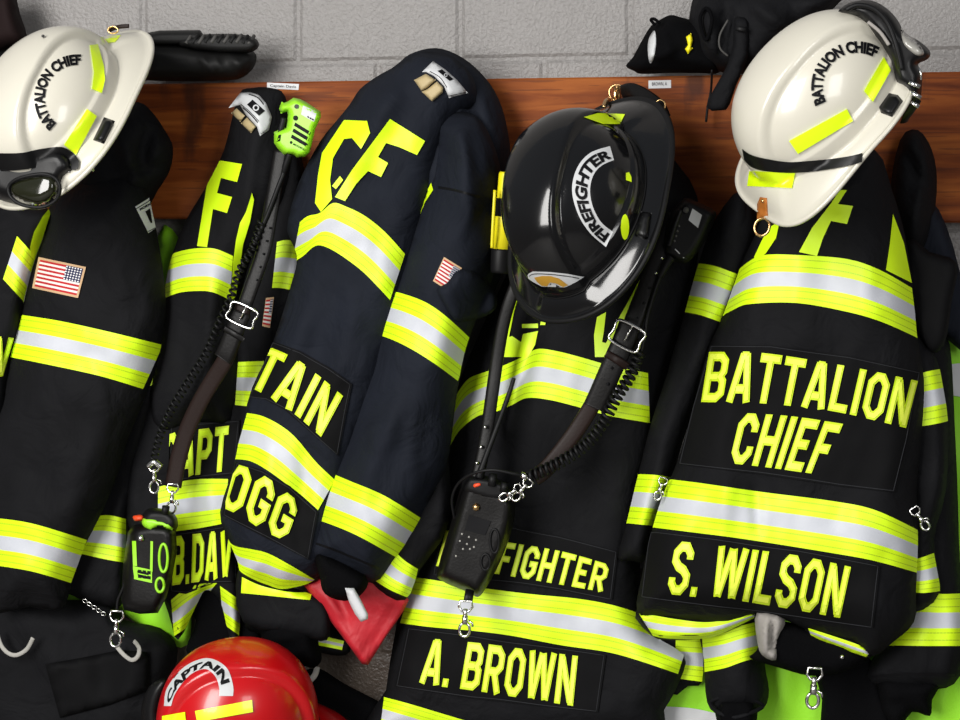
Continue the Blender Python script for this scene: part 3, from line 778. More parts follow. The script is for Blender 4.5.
printed(lb, 'MORNI', [(139.6, 208.4), (151, 202)], [(140.2, 210.8), (151.6, 204.6)], M['ink'], lb.obj, off=.0012)

# ------------------------------------------------------------------ bright green vests hanging behind
e = empty('safety_vest', 'bright green vest showing in slivers behind the leftmost two jackets', 'vest', P(170, 240, .05))
panel('body', [(158, 236), (180, 240), (200, 300), (195, 400), (192, 600), (187, 645), (165, 642), (145, 630), (120, 612), (100, 604), (68, 602), (68, 575), (120, 560), (150, 500), (150, 380)], .013, .010, M['lime'], e, R=14, step=9, folds=[(170, 560, 165, 630, 8, .006)])
e = empty('safety_vest', 'bright green vest with silver bands behind the rightmost jackets', 'vest', P(900, 340, .05))
vb = panel('body', [(930, 320), (948, 330), (990, 380), (990, 740), (640, 740), (652, 700), (690, 640), (760, 600), (840, 560), (915, 540), (935, 420)], .013, .015, M['lime'], e, R=16, step=8,
           folds=[(790, 640, 780, 720, 14, .008), (945, 620, 940, 720, 10, .008), (700, 650, 760, 720, 8, .006)], wr=.005)
ribbon('silver_band', vb, [(934, 366), (962, 363)], [(937, 393), (962, 397)], M['label'], vb.obj)
ribbon('silver_band', vb, [(655, 706), (690, 708), (715, 713)], [(650, 735), (690, 735), (720, 735)], M['label'], vb.obj)

# ------------------------------------------------------------------ second jacket (J2: CAPT)
e = empty('turnout_jacket', 'black turnout jacket lettered CAPT, hanging between the leftmost jacket and the FOGG jacket', 'jacket', P(255, 95, .1), 'turnout jackets')
c2 = panel('side_sleeve', [(150, 330), (163, 338), (162, 383), (150, 430), (138, 480), (128, 515), (126, 563), (121, 606), (84, 600), (74, 596), (66, 590), (64, 560), (90, 510), (115, 440), (138, 380)], .062, .03, M['black'], e, seed=5, R=14)
trim(c2, [(141, 334), (163, 338)], [(141, 388), (162, 383)], c2.obj, rows=12)
trim(c2, [(89, 518), (107, 515), (126, 519)], [(82, 554), (104, 559), (126, 563)], c2.obj)
r2 = panel('back', [(248, 160), (300, 150), (305, 240), (297, 300), (262, 400), (250, 470), (240, 540), (242, 600), (236, 650), (228, 632), (222, 606), (214, 594), (205, 590), (196, 606), (178, 640), (168, 612), (148, 560), (126, 520), (128, 450), (150, 380), (190, 330), (230, 250)], .065, .03, M['black'], e, R=12, seed=6,
           folds=[(190, 480, 185, 540, 9, .006), (210, 470, 215, 560, 8, -.006), (228, 480, 232, 570, 7, .007), (244, 330, 242, 440, 6, -.006)])
trim(r2, [(277, 242), (286, 240), (303, 242)], [(272, 288), (280, 288), (297, 291)], r2.obj, rows=12)
trim(r2, [(238, 362), (264, 361)], [(235, 405), (256, 407)], r2.obj, rows=12)
trim(r2, [(158, 487), (178, 482), (200, 479), (228, 479)], [(158, 534), (178, 531), (200, 528), (226, 523)], r2.obj)
p2 = ribbon('flag_patch', r2, [(266, 298), (274, 297)], [(262, 326), (270, 328)], M['flag'], e, step=2.5, off=.003)
np2 = patch(r2, [(170, 424), (240, 420), (236, 474), (168, 482)], e)
word(np2, 'CAPT', [(165, 434), (229, 426)], [(161, 480), (226, 471)], np2.obj, pale=False, w0=.2)
np3 = patch(r2, [(168, 534), (236, 524), (238, 582), (214, 583), (186, 594), (170, 592)], e)
word(np3, 'B.DAV', [(173, 537), (233, 530)], [(172, 585), (231, 577)], np3.obj, pale=False, w0=.2)
trim(r2, [(171, 600), (184, 590), (200, 584), (217, 583)], [(174, 636), (187, 627), (198, 612), (208, 594)], r2.obj)
trim(r2, [(220, 586), (240, 600)], [(223, 624), (240, 636)], r2.obj)
panel('lining', [(176, 588), (210, 575), (240, 590), (262, 636), (252, 664), (205, 668), (186, 650), (196, 620)], .045, .012, M['knit'], e, R=8, seed=44)
s2 = panel('sleeve', [(238, 96), (252, 88), (272, 88), (285, 96), (292, 130), (290, 180), (270, 235), (252, 260), (240, 300), (238, 360), (232, 420), (200, 424), (160, 430), (148, 400), (150, 380), (160, 340), (163, 300), (170, 262), (185, 222), (204, 190), (224, 150)], .09, .05, M['black'], e, R=34, seed=7,
           folds=[(215, 270, 205, 400, 8, .008), (190, 280, 180, 380, 9, -.007), (258, 100, 245, 220, 8, .008), (235, 120, 215, 250, 9, -.004)])
trim(s2, [(171, 254), (185, 250), (201, 248), (216, 249), (233, 256)], [(163, 299), (178, 293), (195, 291), (212, 292), (230, 300)], s2.obj)
Fp = [(211, 159), (242, 164), (237, 182), (221, 178), (217, 193), (232, 197), (227, 213), (213, 209), (207, 247), (197, 246)]
decal('lettering', s2, Fp, M['yellow'], e, off=.003, step=4)
decal('lettering', s2, [(252, 193), (254, 200), (250, 222), (243, 245), (240, 268), (236, 296), (231, 302), (233, 262), (236, 240), (240, 223), (246, 212)], M['yellow'], e, off=.003, step=4)
def hanger(e, H, lab, blocks, crest, lines):
    l = panel('hanging_loop_label', lab, .002, .003, M['label'], e, R=3, step=3, wr=.0, sm=False, on=H)
    for q in blocks: panel('leather_pull', q, .005, .005, M['beige'], e, R=2.5, step=2, wr=.0, sm=False, on=H)
    decal('printed_crest', l, crest, M['ink'], l.obj, off=.001, step=2)
    cx = sum(p[0] for p in crest)/4; cy = sum(p[1] for p in crest)/4; w = math.dist(crest[1], crest[2])*.42
    decal('printed_crest', l, arc(cx, cy, w, w, 0, 330, 10), M['label'], l.obj, off=.0016, step=2)
    decal('printed_crest', l, arc(cx, cy, w*.55, w*.6, 0, 330, 8), M['ink'], l.obj, off=.0022, step=2)
    for q, t in lines: ribbon('printed_line', l, q, [(x-.3*t, y+.5*t) for x, y in q], M['ink'], l.obj, off=.001, rows=3, sink=0)
    return l
hanger(e, s2, [(228.5, 108), (240, 93), (250, 92), (259, 95), (266, 103), (272, 117), (269, 130), (260, 136), (257, 127), (246, 115), (240, 105)],
       [[(236.7, 108.3), (245, 115.8), (240.4, 122), (231, 113)], [(247, 117.5), (256, 126.7), (251, 133), (241, 123.3)]],
       [(252.5, 99.6), (265, 110.8), (259, 115.8), (247, 104.6)], [([(241, 104), (250, 111.5), (259, 121)], 1.2), ([(243, 107), (251, 114), (258, 122)], 2), ([(249, 93.6), (258, 97), (264, 104)], 2), ([(261, 133.6), (268, 128.6)], 1)])

# ------------------------------------------------------------------ third jacket (J3: CAPTAIN FOGG)
e = empty('turnout_jacket', 'navy-black turnout jacket lettered CAPTAIN FOGG, its front sleeve hanging down its right side', 'jacket', P(430, 55, .15), 'turnout jackets')
bk = panel('collar', [(400, 62), (415, 52), (436, 48), (456, 54), (476, 68), (494, 90), (505, 118), (511, 160), (508, 220), (500, 280), (470, 320), (430, 300), (400, 180), (380, 90)], .10, .07, M['navy'], e, R=40, seed=8,
           folds=[(470, 90, 478, 220, 8, -.022), (450, 70, 470, 90, 8, .014), (497, 130, 500, 230, 8, .01)])
hb = panel('back', [(385, 500), (440, 440), (450, 520), (420, 570), (405, 600), (378, 590), (360, 560)], .135, .03, M['black'], e, seed=9, R=12)
trim(hb, [(392, 548), (404, 560), (418, 569)], [(374, 580), (390, 590), (411, 599)], hb.obj)
m3 = panel('front_body', [(421, 52), (408, 58), (392, 68), (376, 77), (360, 89), (350, 104), (338, 119), (321, 140), (303, 173), (293, 200), (287, 230), (297, 256), (291, 285), (272, 345), (252, 388), (241, 430), (234, 465), (220, 512), (228, 538), (238, 563), (241, 577), (262, 584), (282, 590), (300, 586), (314, 580), (330, 560), (350, 480), (390, 380), (415, 270), (440, 170), (456, 122), (476, 102), (472, 76), (452, 56), (436, 52)], .145, .06, M['navy'], e, R=36, seed=10, step=6,
           folds=[(300, 300, 270, 400, 12, .008), (330, 280, 310, 370, 14, -.006), (360, 300, 330, 400, 12, .008), (250, 420, 232, 500, 7, .006), (306, 430, 300, 560, 9, -.008), (270, 440, 258, 560, 11, .006), (395, 80, 350, 180, 14, .012), (380, 130, 360, 200, 10, -.004)])
trim(m3, [(300, 222), (308, 216), (320, 213), (333, 203), (347, 207), (365, 216), (385, 232), (405, 254)], [(292, 262), (302, 257), (315, 246), (326, 247), (342, 256), (362, 271), (378, 287), (390, 300)], m3.obj)
trim(m3, [(247, 413), (262, 416), (280, 425), (296, 438), (316, 462), (335, 480)], [(234, 459), (250, 461), (267, 470), (285, 483), (300, 494), (318, 510)], m3.obj)
trim(m3, [(223, 533), (233, 545), (250, 549), (267, 553), (290, 565), (315, 580)], [(236, 563), (241, 572), (255, 580), (268, 585), (284, 589), (316, 582)], m3.obj)
np4 = patch(m3, [(272, 341), (300, 351), (330, 368), (352, 384), (338, 456), (310, 432), (285, 410), (264, 399), (248, 397)], e)
word(np4, 'TAIN', [(267, 346), (292, 357), (318, 375), (343, 396)], [(248, 386), (272, 399), (297, 416), (321, 437)], np4.obj)
np5 = patch(m3, [(236, 462), (262, 470), (290, 486), (318, 512), (309, 560), (280, 545), (250, 530), (222, 515)], e)
word(np5, 'OGG', [(232, 463), (254, 470), (275, 483), (300, 503)], [(219, 506), (243, 517), (262, 530), (286, 541)], np5.obj)
C3 = [(344, 120), (367, 121), (370, 133), (361, 149), (352, 138), (344, 139), (333, 158), (330, 180), (332, 199), (321, 212), (315, 203), (318, 175), (322, 153)]
decal('lettering', m3, C3, M['yellow'], e, off=.003, step=4)
decal('lettering', m3, [(340, 176), (343, 180), (336, 189), (332, 186)], M['yellow'], e, off=.003, step=4)
F3 = [(390, 119), (425, 141), (417, 155), (399, 147), (386, 143), (378, 157), (388, 163), (381, 177), (368, 171), (356, 184), (345, 201), (335, 197), (352, 170)]
decal('lettering', m3, F3, M['yellow'], e, off=.0032, step=4)
hem = panel('hem_lining', [(238, 570), (262, 578), (300, 590), (322, 600), (330, 615), (327, 640), (300, 636), (243, 622)], .125, .02, M['black'], e, R=8, seed=11)
ribbon('yellow_hem_band', hem, [(242, 577), (262, 586), (290, 592), (312, 592)], [(241, 593), (262, 595), (290, 598), (310, 600)], M['yellow'], hem.obj)
s3 = panel('sleeve', [(455, 112), (436, 124), (436, 140), (432, 175), (420, 212), (402, 265), (391, 292), (376, 335), (360, 390), (344, 440), (326, 485), (312, 530), (306, 556), (330, 568), (372, 583), (392, 562), (408, 540), (424, 512), (440, 482), (449, 455), (456, 400), (464, 355), (476, 320), (492, 280), (500, 230), (502, 180), (492, 140), (476, 116)], .165, .075, M['navy'], e, R=42, seed=12,
           folds=[(430, 200, 415, 270, 10, .008), (455, 160, 400, 130, 5, -.010), (400, 400, 360, 500, 14, .010), (440, 400, 420, 470, 12, -.008), (380, 390, 350, 470, 9, -.006), (460, 130, 470, 230, 10, .008), (470, 130, 480, 180, 6, -.008)])
trim(s3, [(388, 290), (407, 295), (427, 303), (447, 317), (472, 340)], [(373, 333), (393, 340), (413, 350), (435, 364), (458, 381)], s3.obj)
trim(s3, [(331, 473), (350, 481), (385, 496), (424, 520)], [(312, 518), (335, 526), (360, 537), (399, 559)], s3.obj)
decal('edge_strip', s3, [(428, 172), (433, 190), (425, 202), (407, 246), (399, 241), (415, 218), (417, 205)], M['yellow'], s3.obj, off=.003, step=4)
ribbon('cuff_seam', s3, [(309, 540), (335, 549), (380, 568)], [(308, 542), (334, 551), (379, 570)], M['ink'], s3.obj, off=.001, rows=3)
ribbon('shoulder_seam', s3, [(438, 186), (455, 189), (480, 196)], [(438, 188.5), (455, 191.5), (480, 198.5)], M['ink'], s3.obj, off=.001, rows=3)
ff = panel('shoulder_flap', [(437, 290), (447, 283), (461, 269), (486, 280), (497, 300), (490, 314), (460, 322), (447, 309)], .004, .012, M['navy'], e, R=7, step=4, on=s3, wr=.002)
fp = ribbon('flag_patch', s3, [(444, 257), (462, 268)], [(433, 281), (450, 292)], M['flag'], e, step=2.5, off=.002)
hanger(e, m3, [(422, 72), (433, 61), (446, 70), (457, 80), (468, 93), (449, 98), (444, 86), (434, 76), (426, 72)],
       [[(426, 73.7), (435.7, 80), (427, 88), (421.5, 91), (414, 80)], [(437, 81.4), (443.3, 87.6), (442.6, 92.5), (432, 101.5), (421.8, 91.8), (427.6, 89)]],
       [(442, 69.2), (453.7, 79.3), (449.6, 80.9), (437.4, 70.8)], [([(430, 71), (440, 77), (447, 87)], 1.3), ([(450, 95.5), (466, 92)], 1)])
cf = panel('knit_cuff', [(318, 553), (365, 575), (363, 593), (345, 601), (325, 594), (320, 578)], .19, .04, M['knit'], e, R=12, wr=.003, seed=13)
panel('thumb_loop', [(345, 588), (354, 588), (361, 600), (368, 614), (368, 619), (361, 622), (355, 614), (349, 602)], .232, .005, M['label'], e, R=3, step=3, wr=.0, sm=False)

# red vinyl cloth
e = empty('red_cloth', 'red vinyl cloth folded to a point under the FOGG jacket sleeve', 'cloth', P(355, 585, .12))
panel('fabric', [(303, 584), (330, 572), (390, 575), (409, 600), (403, 612), (385, 638), (368, 665), (362, 664), (347, 643), (325, 614)], .125, .012, M['redcloth'], e, R=5, step=4, sm=False, folds=[(320, 590, 345, 620, 4, .006), (335, 580, 350, 632, 5, -.005), (305, 590, 362, 660, 4, .004), (400, 600, 365, 655, 4, -.004)], seed=14)

# ------------------------------------------------------------------ fourth jacket (J4: FIREFIGHTER A. BROWN)
e = empty('turnout_jacket', 'black turnout jacket lettered A. BROWN, under the black helmet and a radio on a strap', 'jacket', P(600, 105, .1), 'turnout jackets')
m4 = panel('body', [(520, 250), (600, 120), (640, 130), (690, 180), (700, 230), (690, 300), (668, 370), (660, 440), (645, 500), (640, 580), (650, 630), (684, 655), (680, 680), (664, 710), (640, 740), (380, 740), (386, 690), (392, 650), (402, 600), (416, 560), (436, 500), (448, 452), (452, 410), (462, 375), (472, 350), (490, 310)], .07, .05, M['black'], e, R=34, seed=15, step=6.5,
           folds=[(535, 330, 500, 450, 10, .012), (510, 340, 470, 480, 9, -.010), (600, 350, 610, 470, 12, .006), (640, 300, 640, 400, 10, .008), (470, 580, 460, 640, 10, .004), (660, 200, 650, 330, 14, .01), (470, 400, 455, 470, 6, .008)])
trim(m4, [(452, 402), (467, 380), (485, 372), (500, 367), (522, 357), (537, 349), (556, 351), (580, 357), (612, 366), (648, 373)], [(449, 448), (460, 430), (478, 416), (495, 412), (512, 405), (527, 398), (550, 400), (578, 407), (610, 416), (650, 423)], m4.obj)
trim(m4, [(414, 577), (440, 581), (475, 587), (530, 594), (580, 599), (620, 607), (655, 620), (690, 637)], [(400, 623), (430, 627), (475, 631), (513, 636), (560, 645), (607, 652), (640, 661), (678, 674)], m4.obj)
trim(m4, [(384, 697), (410, 704), (440, 713), (470, 722)], [(380, 730), (410, 740), (440, 748), (470, 756)], m4.obj)
np6 = patch(m4, [(442, 516), (500, 524), (560, 536), (618, 552), (612, 600), (560, 590), (500, 582), (432, 575)], e)
word(np6, 'FIREFIGHTER', [(446, 530), (500, 541), (560, 551), (610, 565)], [(436, 566), (490, 573), (545, 582), (603, 592)], np6.obj, hide=0)
np7 = patch(m4, [(407, 628), (470, 635), (540, 645), (606, 655), (598, 712), (540, 706), (470, 698), (395, 686)], e)
word(np7, 'A. BROWN', [(428, 639), (478, 643), (530, 650), (578, 656)], [(419, 683), (470, 690), (522, 698), (573, 706)], np7.obj)
decal('lettering', m4, [(509, 337), (514, 312), (520, 290), (515, 290), (507, 322), (500, 357), (528, 357), (535, 345), (538, 331), (523, 334), (521, 342), (512, 336)], M['yellow'], e, off=.003, step=4)
decal('lettering', m4, [(522, 324), (538, 323.5), (538, 328), (522, 328)], M['yellow'], e, off=.003, step=4)
decal('lettering', m4, [(597, 317), (606, 312), (604, 330), (602, 342), (610, 344), (607, 357), (595, 357), (594, 335)], M['yellow'], e, off=.003, step=4)
decal('lettering', m4, [(646, 268), (651, 262), (634, 300), (612, 345), (607, 357), (602, 352), (612, 330), (630, 298)], M['yellow'], e, off=.003, step=4)
decal('edge_strip', m4, [(546, 300), (552, 303), (545, 325), (540, 325)], M['yellow'], m4.obj, off=.003, step=4)

# ------------------------------------------------------------------ sixth jacket, behind on the right
e = empty('turnout_jacket', 'black turnout jacket mostly hidden behind the S. WILSON jacket, sleeves showing at lower right', 'jacket', P(925, 200, .08), 'turnout jackets')
j6c = panel('collar', [(900, 140), (918, 130), (932, 150), (937, 180), (934, 215), (925, 248), (905, 250), (890, 200)], .075, .05, M['black'], e, R=20, seed=16, folds=[(905, 150, 925, 190, 6, -.012), (925, 150, 915, 230, 6, .01)])
j6b = panel('back', [(925, 205), (946, 225), (966, 300), (968, 352), (940, 335), (925, 345), (905, 300)], .06, .02, M['navy'], e, R=10, seed=17)
j6 = panel('sleeve', [(912, 340), (938, 338), (950, 345), (955, 430), (958, 500), (960, 560), (966, 600), (967, 652), (954, 684), (925, 690), (890, 690), (866, 676), (880, 646), (905, 600), (908, 500)], .07, .05, M['black'], e, R=22, seed=18, folds=[(925, 600, 920, 680, 9, .006)])
trim(j6, [(905, 606), (925, 594), (945, 594), (970, 593)], [(862, 652), (885, 646), (925, 646), (970, 646)], j6.obj)
ribbon('cuff_seam', j6, [(868, 676), (905, 673), (955, 674)], [(868, 678), (905, 675), (955, 676)], M['ink'], j6.obj, off=.001, rows=3)
panel('knit_cuff', [(882, 676), (938, 680), (932, 700), (930, 716), (912, 712), (898, 730), (884, 716), (880, 700)], .075, .03, M['knit'], e, R=12, wr=.004, seed=19, folds=[(885, 695, 930, 690, 4, .006), (885, 705, 930, 708, 4, -.006)])
j6l = panel('sleeve', [(700, 605), (762, 600), (768, 640), (765, 665), (769, 690), (764, 708), (745, 716), (720, 715), (707, 702), (704, 660)], .075, .055, M['black'], e, R=26, seed=20)
trim(j6l, [(702, 634), (722, 631), (740, 626), (764, 620)], [(704, 672), (725, 668), (745, 661), (768, 656)], j6l.obj)
tube('cuff_rim', [(710, 703, .10), (722, 697, .112), (738, 695, .118), (752, 699, .112), (763, 706, .10), (750, 713, .125), (735, 717, .13), (720, 713, .125)], 2, M['black'], e, closed=True)
panel('knit_cuff', [(718, 700), (755, 700), (752, 735), (722, 735)], .085, .05, M['knit'], e, R=10, seed=21)

# ------------------------------------------------------------------ fifth jacket (J5: BATTALION CHIEF S. WILSON)
LAYER = .03
e = empty('turnout_jacket', 'black turnout jacket lettered BATTALION CHIEF and S. WILSON, under the right white helmet', 'jacket', P(830, 150, .12), 'turnout jackets')
l5 = panel('sleeve', [(742, 190), (760, 230), (745, 290), (722, 350), (690, 420), (672, 480), (655, 530), (646, 560), (632, 561), (618, 558), (626, 525), (638, 475), (652, 420), (670, 365), (684, 315), (698, 265), (715, 220)], .095, .045, M['black'], e, R=22, seed=22, folds=[(715, 300, 690, 380, 8, .006)])
trim(l5, [(697, 263), (715, 266), (737, 274)], [(684, 312), (700, 315), (720, 322)], l5.obj, rows=12)
trim(l5, [(637, 474), (656, 475), (675, 478)], [(625, 523), (645, 525), (665, 527)], l5.obj, rows=12)
r5 = panel('sleeve', [(905, 330), (928, 345), (940, 370), (948, 422), (946, 490), (934, 540), (940, 592), (915, 612), (905, 590), (905, 480)], .10, .035, M['black'], e, R=14, seed=23)
trim(r5, [(912, 377), (925, 372), (940, 369)], [(912, 427), (930, 425), (949, 421)], r5.obj, rows=12)
trim(r5, [(909, 560), (920, 558), (934, 553)], [(909, 592), (924, 593), (941, 591)], r5.obj, rows=12)
sf = panel('storm_flap', [(908, 240), (930, 252), (957, 263), (952, 300), (944, 345), (925, 350), (905, 300)], .10, .02, M['patch'], e, R=7, seed=24)
m5 = panel('body', [(775, 195), (830, 160), (875, 150), (892, 190), (905, 235), (913, 290), (917, 335), (924, 380), (922, 430), (917, 490), (918, 540), (916, 590), (914, 622), (893, 642), (873, 656), (850, 642), (811, 631), (785, 620), (757, 613), (728, 621), (690, 620), (660, 616), (637, 612), (642, 575), (652, 530), (664, 492), (678, 460), (695, 400), (708, 350), (722, 318), (740, 268), (755, 235)], .145, .07, M['black'], e, R=42, seed=25, step=6.5,
           folds=[(800, 240, 790, 330, 20, .008), (760, 260, 735, 330, 12, .006), (860, 240, 870, 330, 16, .008), (730, 470, 720, 560, 12, .008), (755, 480, 758, 540, 6, -.006), (860, 500, 870, 620, 14, .006), (700, 400, 680, 460, 14, .006), (800, 590, 790, 630, 14, .006)])
trim(m5, [(733, 275), (748, 262), (764, 255), (797, 255), (847, 259), (880, 270), (912, 288)], [(719, 318), (733, 310), (750, 304), (797, 303), (848, 312), (882, 322), (918, 338)], m5.obj)
trim(m5, [(668, 479), (700, 483), (762, 492), (832, 501), (875, 510), (920, 531)], [(650, 527), (690, 532), (744, 539), (832, 553), (875, 561), (918, 573)], m5.obj)
np8 = patch(m5, [(710, 345), (770, 345), (850, 356), (921, 372), (908, 440), (895, 492), (840, 486), (760, 474), (678, 464), (692, 405)], e)
word(np8, 'BATTALION', [(709, 352), (762, 353), (829, 363), (872, 371), (918, 381)], [(701, 402), (755, 403), (800, 407), (843, 413), (906, 428)], np8.obj)
word(np8, 'CHIEF', [(741, 413), (790, 416), (843, 424)], [(729, 463), (772, 468), (822, 475)], np8.obj)
np9 = patch(m5, [(648, 531), (720, 539), (800, 550), (880, 566), (873, 628), (800, 618), (720, 608), (640, 597)], e)
word(np9, 'S. WILSON', [(676, 541), (740, 548), (800, 556), (851, 567)], [(666, 594), (725, 599), (785, 608), (840, 618)], np9.obj)
decal('lettering', m5, [(832, 202), (840, 190), (847, 190), (838, 204), (853, 206), (847, 224), (831, 221), (823, 238), (817, 256), (799, 252), (812, 228)], M['yellow'], e, off=.003, step=4)
decal('lettering', m5, [(780, 220), (776, 238), (766, 253), (756, 262), (754, 257), (762, 240), (769, 228)], M['yellow'], e, off=.003, step=4)
decal('lettering', m5, [(893, 214), (904, 243), (912, 283), (886, 270), (890, 243)], M['yellow'], e, off=.003, step=4)
uh = panel('hem_facing', [(636, 611), (700, 612), (755, 612), (752, 620), (712, 637), (673, 640), (652, 636)], .115, .03, M['black'], e, R=6, step=4)
trim(uh, [(638, 612), (675, 619), (712, 622), (755, 613)], [(653, 636), (673, 639), (712, 637), (754, 618)], uh.obj, rows=8)
uh2 = panel('hem_facing', [(805, 622), (850, 635), (872, 652), (865, 658), (840, 648), (811, 636)], .13, .02, M['black'], e, R=5, step=4)
trim(uh2, [(808, 628), (845, 640), (873, 650)], [(811, 636), (840, 648), (866, 657)], uh2.obj, rows=6)
panel('lining', [(757, 612), (785, 618), (778, 640), (776, 660), (762, 655), (757, 640)], .145, .02, M['greycloth'], e, R=8, step=3.5, wr=.008, wscale=14, seed=26, folds=[(766, 620, 766, 655, 3, .008), (773, 620, 771, 655, 2.5, -.01)])
panel('liner_tail', [(770, 622), (810, 628), (865, 655), (845, 672), (812, 676), (780, 668), (750, 658), (757, 650)], .115, .03, M['knit'], e, R=12, seed=27)
panel('liner_tail', [(818, 668), (862, 655), (880, 680), (892, 740), (826, 740), (822, 700)], .022, .03, M['knit'], e, R=8, seed=45)
tube('snap_button', [(842, 657, .142), (842, 657, .149)], 2, M['chrome'], e)
snap_hook(e, 913, 508, .172, .85, -35, material=M['chrome'])
snap_hook(e, 664, 478, .168, .75, 20, material=M['chrome'])
snap_hook(e, 815, 668, .155, 1.3, 4)

LAYER = 0
# dark body of a jacket low behind (strip seen between BROWN and WILSON)
e = empty('turnout_jacket', 'hem of a black turnout jacket behind the gap between the BROWN and WILSON jackets', 'jacket', P(690, 600, .08))
j7 = panel('hem', [(655, 560), (705, 575), (703, 640), (702, 682), (688, 686), (672, 694), (660, 650)], .045, .012, M['black'], e, R=8, seed=28)
trim(j7, [(676, 636), (704, 637)], [(674, 678), (703, 682)], j7.obj, rows=10)

# ------------------------------------------------------------------ lower left trousers, lower things
e = empty('turnout_trousers', 'black turnout trousers with a flap pocket and grey pull loops at lower left', 'trousers', P(70, 600, .12))
tr = panel('leg', [(-20, 590), (60, 600), (110, 600), (125, 620), (160, 628), (178, 650), (168, 690), (160, 740), (-20, 740)], .03, .06, M['black'], e, R=30, seed=29, step=7, folds=[(20, 610, 60, 680, 12, .008), (90, 610, 110, 700, 14, -.008), (140, 640, 120, 720, 10, .01)])
panel('pocket', [(45, 664), (80, 658), (120, 650), (150, 652), (150, 690), (110, 705), (60, 718)], .003, .012, M['patch'], e, R=5, step=5, sm=False, on=tr, wr=.002)
for q in ([(-3, 633), (1, 645), (8, 653), (17, 655), (27, 649), (33, 638)], [(117, 647), (124, 655), (132, 660), (138, 656), (139, 648), (134, 641)]):
    tube('pull_loop', [(x, y, tr.depth(x, y)+.026) for x, y in q], 2.4, M['grey'], e, flat=.4)
multi('chain', [tube_w('', ring(85+i*4.6, 601+i*3.2, .10, 2.6, 1.7, 30, 10), .0006, None, None, closed=True, link=False) for i in range(5)], M['chrome'], e)

e = empty('work_glove', 'black knit glove hanging behind the red helmet, below the FOGG jacket', 'glove', P(290, 630, .1))
panel('glove', [(245, 598), (290, 600), (322, 606), (318, 640), (322, 658), (314, 668), (300, 666), (285, 676), (272, 670), (268, 656), (262, 648), (260, 634), (246, 628)], .09, .045, M['knit'], e, R=16, seed=30, folds=[(262, 640, 300, 636, 5, .008), (270, 655, 300, 656, 4, .006)])
e = empty('dark_strip', 'wide dark webbing slanting down at the bottom, right of the red helmet', 'strap', P(350, 700, .03))
bs = panel('swath', [(300, 676), (318, 668), (345, 684), (395, 712), (402, 740), (318, 740), (304, 700)], .03, .03, M['knit'], e, R=12, seed=31)  # dark strip of unclear kind, set close to the wall
tube('pull_tab', [(286, 672, .05), (293, 682, .065), (304, 684, .07), (314, 676, .065), (317, 667, .055)], 3.4, M['grey'], e, flat=.4)
e = empty('turnout_jacket', 'hem of a black turnout jacket with yellow band, between red cloth and red helmet', 'jacket', P(320, 630, .06))
h8 = panel('hem', [(296, 620), (330, 618), (350, 640), (346, 655), (318, 652), (296, 640)], .06, .012, M['black'], e, R=6)
trim(h8, [(305, 634), (322, 636), (344, 641)], [(305, 644), (322, 646), (342, 650)], h8.obj, rows=6)
# ------------------------------------------------------------------ radio on the CAPT jacket
e = empty('portable_radio', 'radio in black holster with bright green keys and green speaker microphone, on the CAPT jacket', 'radio', P(150, 560, .16), 'portable radios')
mic = panel('speaker_microphone', [(288, 101.3), (293.5, 97.7), (300, 99), (306, 102), (320.6, 111.5), (321, 117), (315.5, 128.4), (309.7, 152), (305, 156.6), (297, 157.5), (293.5, 155), (283.5, 154.6), (276.8, 147.4), (274, 142.9), (274, 132), (281.7, 128.4), (286, 127.5), (288, 114.9), (287, 111.7), (280.8, 113.5), (279, 108.5), (281.7, 101.8), (284, 103)], .165, .024, M['green'], e, R=5, step=2.5, sm=False, wr=0, back=.02)
decal('label', mic, [(303, 105.4), (317, 111.7), (314, 122), (301, 114.4)], M['label'], mic.obj, off=.001, step=3)
for (x, y) in ((307.5, 115.9), (309.8, 117.2), (312, 118.3)): decal('label_print', mic, [(x, y), (x+1.6, y+.9), (x+1.4, y+2.3), (x-.2, y+1.4)], M['ink'], mic.obj, off=.0018, step=2)
decal('button', mic, arc(296.5, 106.5, 2.4, 2.4, 0, 330, 10), M['grime'], mic.obj, off=.0015, step=2)
decal('button', mic, arc(295.5, 118, 2.5, 2.7, 0, 330, 10), M['ink'], mic.obj, off=.0012, step=2)
decal('clip_window', mic, [(278.5, 135), (281, 134.5), (280, 141), (276.5, 142)], M['ink'], mic.obj, off=.001, step=2)
for (x0, y0, x1, y1) in ((294.6, 124, 310.4, 133.8), (293, 130, 309, 139.7), (291.4, 136, 307.6, 145.6)):
    ribbon('grille_slot', mic, [(x0+.6, y0-1.6), (x1+.6, y1-1.7)], [(x0-.7, y0+1.7), (x1-.7, y1+1.6)], M['ink'], mic.obj, off=.001, sink=0)
printed(mic, 'MOTOROLA', [(293.5, 143), (306.4, 149.6)], [(292.8, 144.8), (305.7, 151.4)], M['ink'], mic.obj, off=.0014, bold=.02)
decal('brand_dot', mic, arc(291, 142.4, 1.3, 1.6, 0, 330, 8), M['ink'], mic.obj, off=.001, step=2)
tube('clip', [(279, 140, .17), (281, 130, .176), (284, 118, .174)], 2.8, M['rubber'], e, flat=.6)
tube('cable', [(287, 157, .165), (284, 172, .165), (278, 188, .168), (268, 214, .168), (260, 232, .168), (254, 245, .168)], 2.6, M['rubber'], e)
tube('cable_relief', [(290, 154, .172), (286, 165, .17), (284, 172, .168)], [4, 3.6, 3], M['rubber'], e)
coil('coil_cord', [(262, 222, .17), (252, 250, .172), (240, 270, .175), (230, 300, .178), (217, 328, .176), (205, 355, .174), (188, 382, .170), (172, 408, .166), (160, 435, .160), (153, 462, .155)], 3.6, 1.35, 44, M['rubber'], e)
